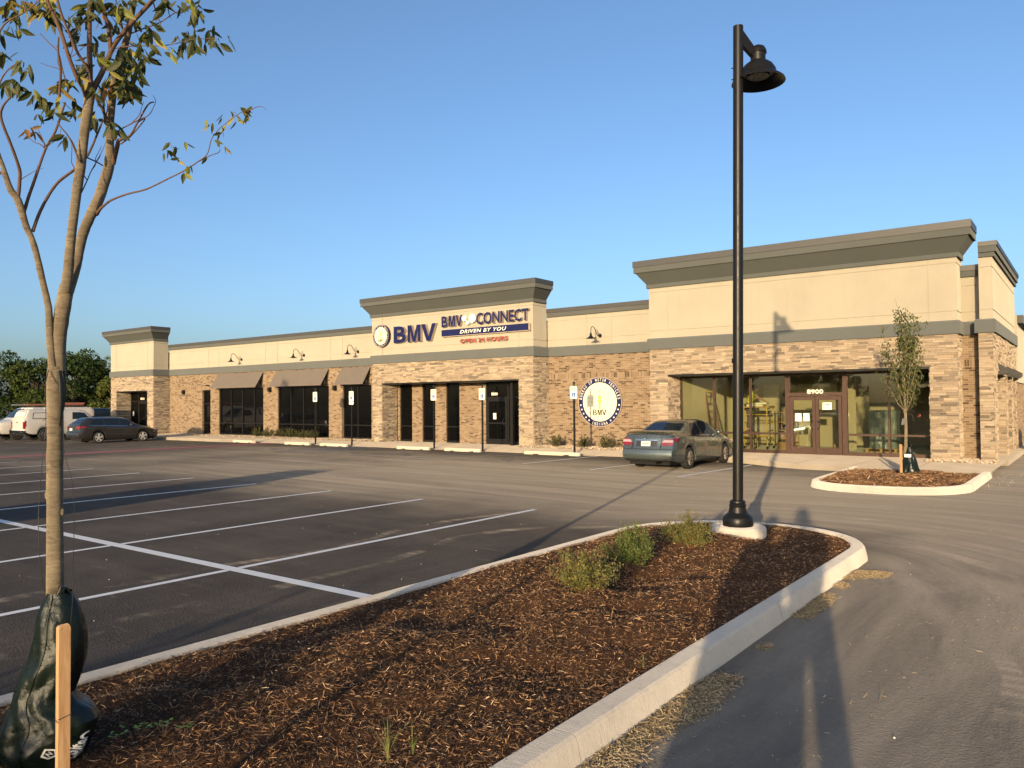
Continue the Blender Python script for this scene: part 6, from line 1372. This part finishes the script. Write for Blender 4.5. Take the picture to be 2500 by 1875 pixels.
# watering bag ------------------------------------------------------------
LV=[(.0,-.20,.10,.13),(.03,-.245,.14,.16),(.08,-.262,.165,.18),(.14,-.258,.19,.18),(.20,-.235,.205,.17),(.25,-.215,.175,.16),(.285,-.195,.11,.15),(.33,-.18,.085,.145),(.41,-.156,.117,.135),(.49,-.117,.14,.125),(.55,-.10,.145,.12),(.62,-.085,.143,.11),(.70,-.078,.13,.095),(.75,-.062,.112,.08),(.79,-.040,.088,.062),(.81,-.034,.075,.055)]
def bagp(phi,h,off=0):
    hs=[l[0] for l in LV]; L_=np.interp(h,hs,[l[1] for l in LV]); R_=np.interp(h,hs,[l[2] for l in LV]); D_=np.interp(h,hs,[l[3] for l in LV])
    cx,hw=(L_+R_)/2,(R_-L_)/2
    f=1.0; amp=np.interp(h,[0,.1,.5,.8],[.10,.10,.05,.03])
    def ridge(x): return 1-2*abs((x%1)-.5)*2
    f+=amp*(.55*ridge(phi*.95+h*1.9)+.45*ridge(phi*1.7-h*3.3+.3)+.3*math.sin(phi*3+h*14)*(h<.4)*(1-h/.4))-amp*.4
    f+=.05*ridge(h*5.2+phi*.55+.2)*math.sin(phi)**2
    x=cx+hw*cos(phi)*(1+(f-1)*.35); d=-D_*sin(phi)*f
    return Vector((r0.x*x+f0.x*d,r0.y*x+f0.y*d,h))+ (Vector((r0.x*cos(phi)-f0.x*sin(phi),r0.y*cos(phi)-f0.y*sin(phi),0))*off)
bag=empty('watering_bag',(TB.x,TB.y,.19),0,'dark green shiny watering bag wrapped round the base of the front tree','watering bag')
m=MB(); nh,nphi=64,110; V=[]
for i in range(nh+1):
    h=.81*i/nh
    for k in range(nphi): V.append(bagp(2*pi*k/nphi,h))
m.add(V,[(i*nphi+k,i*nphi+(k+1)%nphi,(i+1)*nphi+(k+1)%nphi,(i+1)*nphi+k) for i in range(nh) for k in range(nphi)],True)
m.tube([bagp(.15,.80)+Vector((0,0,0)),bagp(.5,.835),bagp(1.0,.845),bagp(1.35,.80)],[.006,.012,.012,.006],8,squash=.5)
m.build('bag_skin','bag_vinyl',bag,sharp=30)
seam=MB(); seam.tube([bagp(1.62,.81*i/40,.003) for i in range(41)],.0022,5); seam.build('seam','bag_vinyl',bag)
def bag_geo(mb,V,F,x0,h0,sc,rot):
    hs=[l[0] for l in LV]; out=[]
    for v in V:
        X=x0+sc*(v[0]*cos(rot)-v[1]*sin(rot)); H=h0+sc*(v[0]*sin(rot)+v[1]*cos(rot)); L_=np.interp(H,hs,[l[1] for l in LV]); R_=np.interp(H,hs,[l[2] for l in LV]); c=(X-(L_+R_)/2)/((R_-L_)/2); out.append(bagp(math.acos(max(-.97,min(.97,c))),max(.01,H),.006))
    mb.add(out,F)
pr_=MB()
def frame_poly(o,i): 
    n=len(o); return o+i,[(k,(k+1)%n,n+(k+1)%n,n+k) for k in range(n)]
dm=[(0,1),(1,.25),(.62,-.75),(-.62,-.75),(-1,.1)]; V,F=frame_poly([(x,y) for x,y in dm],[(x*.68,y*.66) for x,y in dm]); bag_geo(pr_,V,F,.062,.095,.034,.35)
V,F=text_geo('N',1,.04); bag_geo(pr_,[(v[0],v[1]-.35) for v in V],F,.062,.095,.030,.6)
V,F=text_geo('SiteOne',1,.03,align='LEFT'); bag_geo(pr_,V,F,.135,.060,.050,.85)
V,F=text_geo('LANDSCAPE SUPPLY',1,.01,align='LEFT'); bag_geo(pr_,V,F,.128,.040,.014,.80)
pr_.build('printed_logo','lamp_white',bag)

# ================================================================ SMALL TREE BY THE DOORS
def young_tree(x,y,z,label):
    r=empty('young_tree',(x,y,z),0,label,'tree'); rnd=random.Random(3); t=MB(); t.tube([(0,0,-.05),(.0,0,.6),(.01,0,1.1),(.0,.01,1.5),(.0,0,2.0),(-.02,0,2.6),(-.03,0,3.2),(-.10,0,3.9)],[.04,.034,.031,.030,.02,.014,.009,.004],12)
    C=[]; tips=[]
    for i in range(26):
        z0=rnd.uniform(1.35,2.9); a=rnd.uniform(0,6.28); out=rnd.uniform(.25,.58)*(1 if z0<2.3 else .75); L=rnd.uniform(.7,1.4)*(1.15 if z0<2 else .9); z1_=min(z0+L,3.95-out*.6); P=[]
        for k in range(6): q=k/5; P.append(Vector((out*cos(a)*q**.7,out*sin(a)*q**.7,z0+(z1_-z0)*q))+Vector((rnd.gauss(0,.015),rnd.gauss(0,.015),0)))
        t.tube(P,[.010,.008,.007,.005,.004,.002],5)
        for k in range(85):
            q=rnd.uniform(.22,1.05); j=min(4,int(q*5)); p=P[j].lerp(P[j+1],min(1.2,q*5-j)); C.append(p+Vector([rnd.gauss(0,.065) for _ in range(3)]))
    for k in range(120): q=rnd.random(); C.append(Vector((-.05-.1*q+rnd.gauss(0,.05),rnd.gauss(0,.05),2.8+1.1*q)))
    for P in ([(-.10,0,3.85),(-.14,0,4.0),(-.17,0,4.15)],[(.1,0,3.4),(.08,0,3.7),(.11,0,3.95)],[(.02,0,1.45),(.15,-.02,1.55),(.27,-.03,1.75)],[(0,0,1.4),(.14,.02,1.38),(.20,0,1.2)]): t.tube(P,[.004,.003,.0015],4)
    t.build('trunk','twig' if False else 'bark',r); C=np.array([tuple(c) for c in C]); leafcloud('foliage',C,np.tile((0,0,-.2),(len(C),1)),.085,palcol([(.08,.095,.025),(.11,.125,.035),(.14,.14,.045),(.055,.065,.02)],len(C)),r,aspect=.42,hang=.45)
    k=np.array([(.29+.04*rnd.random(),0,1.33+.1*rnd.random()) for _ in range(4)]+[(.43,0,1.28)]); leafcloud('dead_leaves',k,np.tile((0,0,-1.0),(5,1)),.10,palcol([(.35,.09,.05)],5),r,aspect=.4)
    return r
young_tree(-3.60,20.25,.18,'slim young leafy tree in the small island before the right storefront')
b2=empty('watering_bag',(-3.55,20.22,.17),0,'small dark green watering bag at the foot of the slim tree by the storefront','watering bag'); m=MB(); V=[]; nphi=40
for i in range(17):
    h=.62*i/16; w=float(np.interp(h,[0,.05,.2,.4,.5,.62],[.19,.20,.17,.12,.07,.04]))
    for k in range(nphi): a=2*pi*k/nphi; f=1+.08*sin(5*a+h*8)+.04*sin(11*a-h*13); V.append((.03+w*cos(a)*f,w*.8*sin(a)*f,h))
m.add(V,[(i*nphi+k,i*nphi+(k+1)%nphi,(i+1)*nphi+(k+1)%nphi,(i+1)*nphi+k) for i in range(16) for k in range(nphi)],True); m.tube([(.0,0,.60),(.04,-.05,.72),(.10,0,.63)],.012,6); m.build('bag_skin','bag_vinyl',b2)
MB().box(-.05,.09,-.165,-.155,.40,.47).build('label_patch','paper',b2)
tag(MB().box(-.025,.025,-.02,.02,0,.72).build('wooden_stake','stake_wood',None),'short wooden stake beside the small watering bag by the storefront','stake').location=(-3.66,19.98,.15)
tag(MB().prism([(0,0,0),(.03,0,.15),(.09,0,.14),(.07,0,.0)],(0,.004,0)).build('tree_tag','cloth_grey',None),'grey tag hanging on the slim tree trunk','tag').location=(-3.68,20.18,1.32)

# ================================================================ FAR TREES
def far_tree_mesh(seed,h,w,n):
    rnd=np.random.default_rng(seed); r=empty('broadleaf_tree',(0,0,0)); t=MB(); t.tube([(0,0,-.2),(0,0,h*.35),(.1,0,h*.7)],[.18,.14,.06],8)
    C=[]; lumps=[]
    for i in range(34):
        a=rnd.uniform(0,6.28); z=h*(.10+.82*rnd.uniform(0,1)); rr=w*math.sqrt(max(.05,1-((z/h-.48)/.56)**2))*rnd.uniform(.35,.95); lumps.append((rr*cos(a),rr*sin(a),z,rnd.uniform(.5,1.0)*w*.38))
        t.tube([(0,0,z*.55),(rr*cos(a)*.6,rr*sin(a)*.6,z*.85)],[.05,.02],5)
    per=n//len(lumps)
    for l in lumps:
        d=rnd.normal(0,1,(per,3)); d/=np.linalg.norm(d,axis=1)[:,None]; q=rnd.uniform(.55,1.05,(per,1))**.5; C.append(np.array(l[:3])+d*q*l[3]*np.array([1,1,.85]))
    C=np.concatenate(C); C[:,2]=np.maximum(C[:,2],.1)
    t.build('trunk','bark',r); pal=[[(.035,.06,.016),(.05,.08,.02),(.028,.048,.014)],[(.05,.075,.018),(.07,.095,.022),(.04,.06,.016)],[(.09,.11,.022),(.07,.10,.02),(.12,.12,.03)]][seed%3]
    leafcloud('crown',C,np.tile((0,0,.1),(len(C),1)),.25,palcol(pal,len(C),.3),r,'tree_leaf_far',.7); return r
protos=[far_tree_mesh(s,1.0*hh,ww,nn) for s,hh,ww,nn in ((0,7.4,3.0,9500),(1,6.6,2.7,8800),(2,5.6,2.3,8000))]
spots=[(-108,21,0),(-104,25,1),(-99.5,27.5,0),(-98.5,33,1),(-94.5,33,0),(-95.5,37.5,2),(-91.5,36.5,1),(-91.5,40.5,0),(-88.5,39,0),(-88,42.8,1),(-85.5,42,2),(-83.5,45.5,2),(-81,48,1),(-102,31,1),(-78.5,51,1)]
desc=['dark','mid green','yellow green']
used=set()
for i,(x,y,p) in enumerate(spots):
    o=protos[p] if p not in used else copy_tree(protos[p]); used.add(p); o.location=(x,y,0); o.rotation_euler.z=i*1.7; sc=.94+.16*((i*7)%5)/4; o.scale=(sc,sc,sc*(1.0 if i%3 else 1.06)); tag(o,'dense %s broadleaf tree in the far tree line beyond the parked vehicles'%desc[p],'tree','trees of the far tree line, %s'%desc[p])
for i,(x,y) in enumerate(((-46,-70),(-38,-76),(-31,-72),(-22,-80),(-12,-84),(10,-82),(18,-74),(25,-78),(33,-70),(-60,-66),(42,-60))):
    o=copy_tree(protos[i%2]); o.location=(x,y,0); o.rotation_euler.z=i; o.scale=(1.05,)*3; tag(o,'dense broadleaf tree behind the camera, mirrored in the storefront glass','tree','trees behind the camera')
# small tree with bare limbs: weed seedlings etc. sit with the plants above
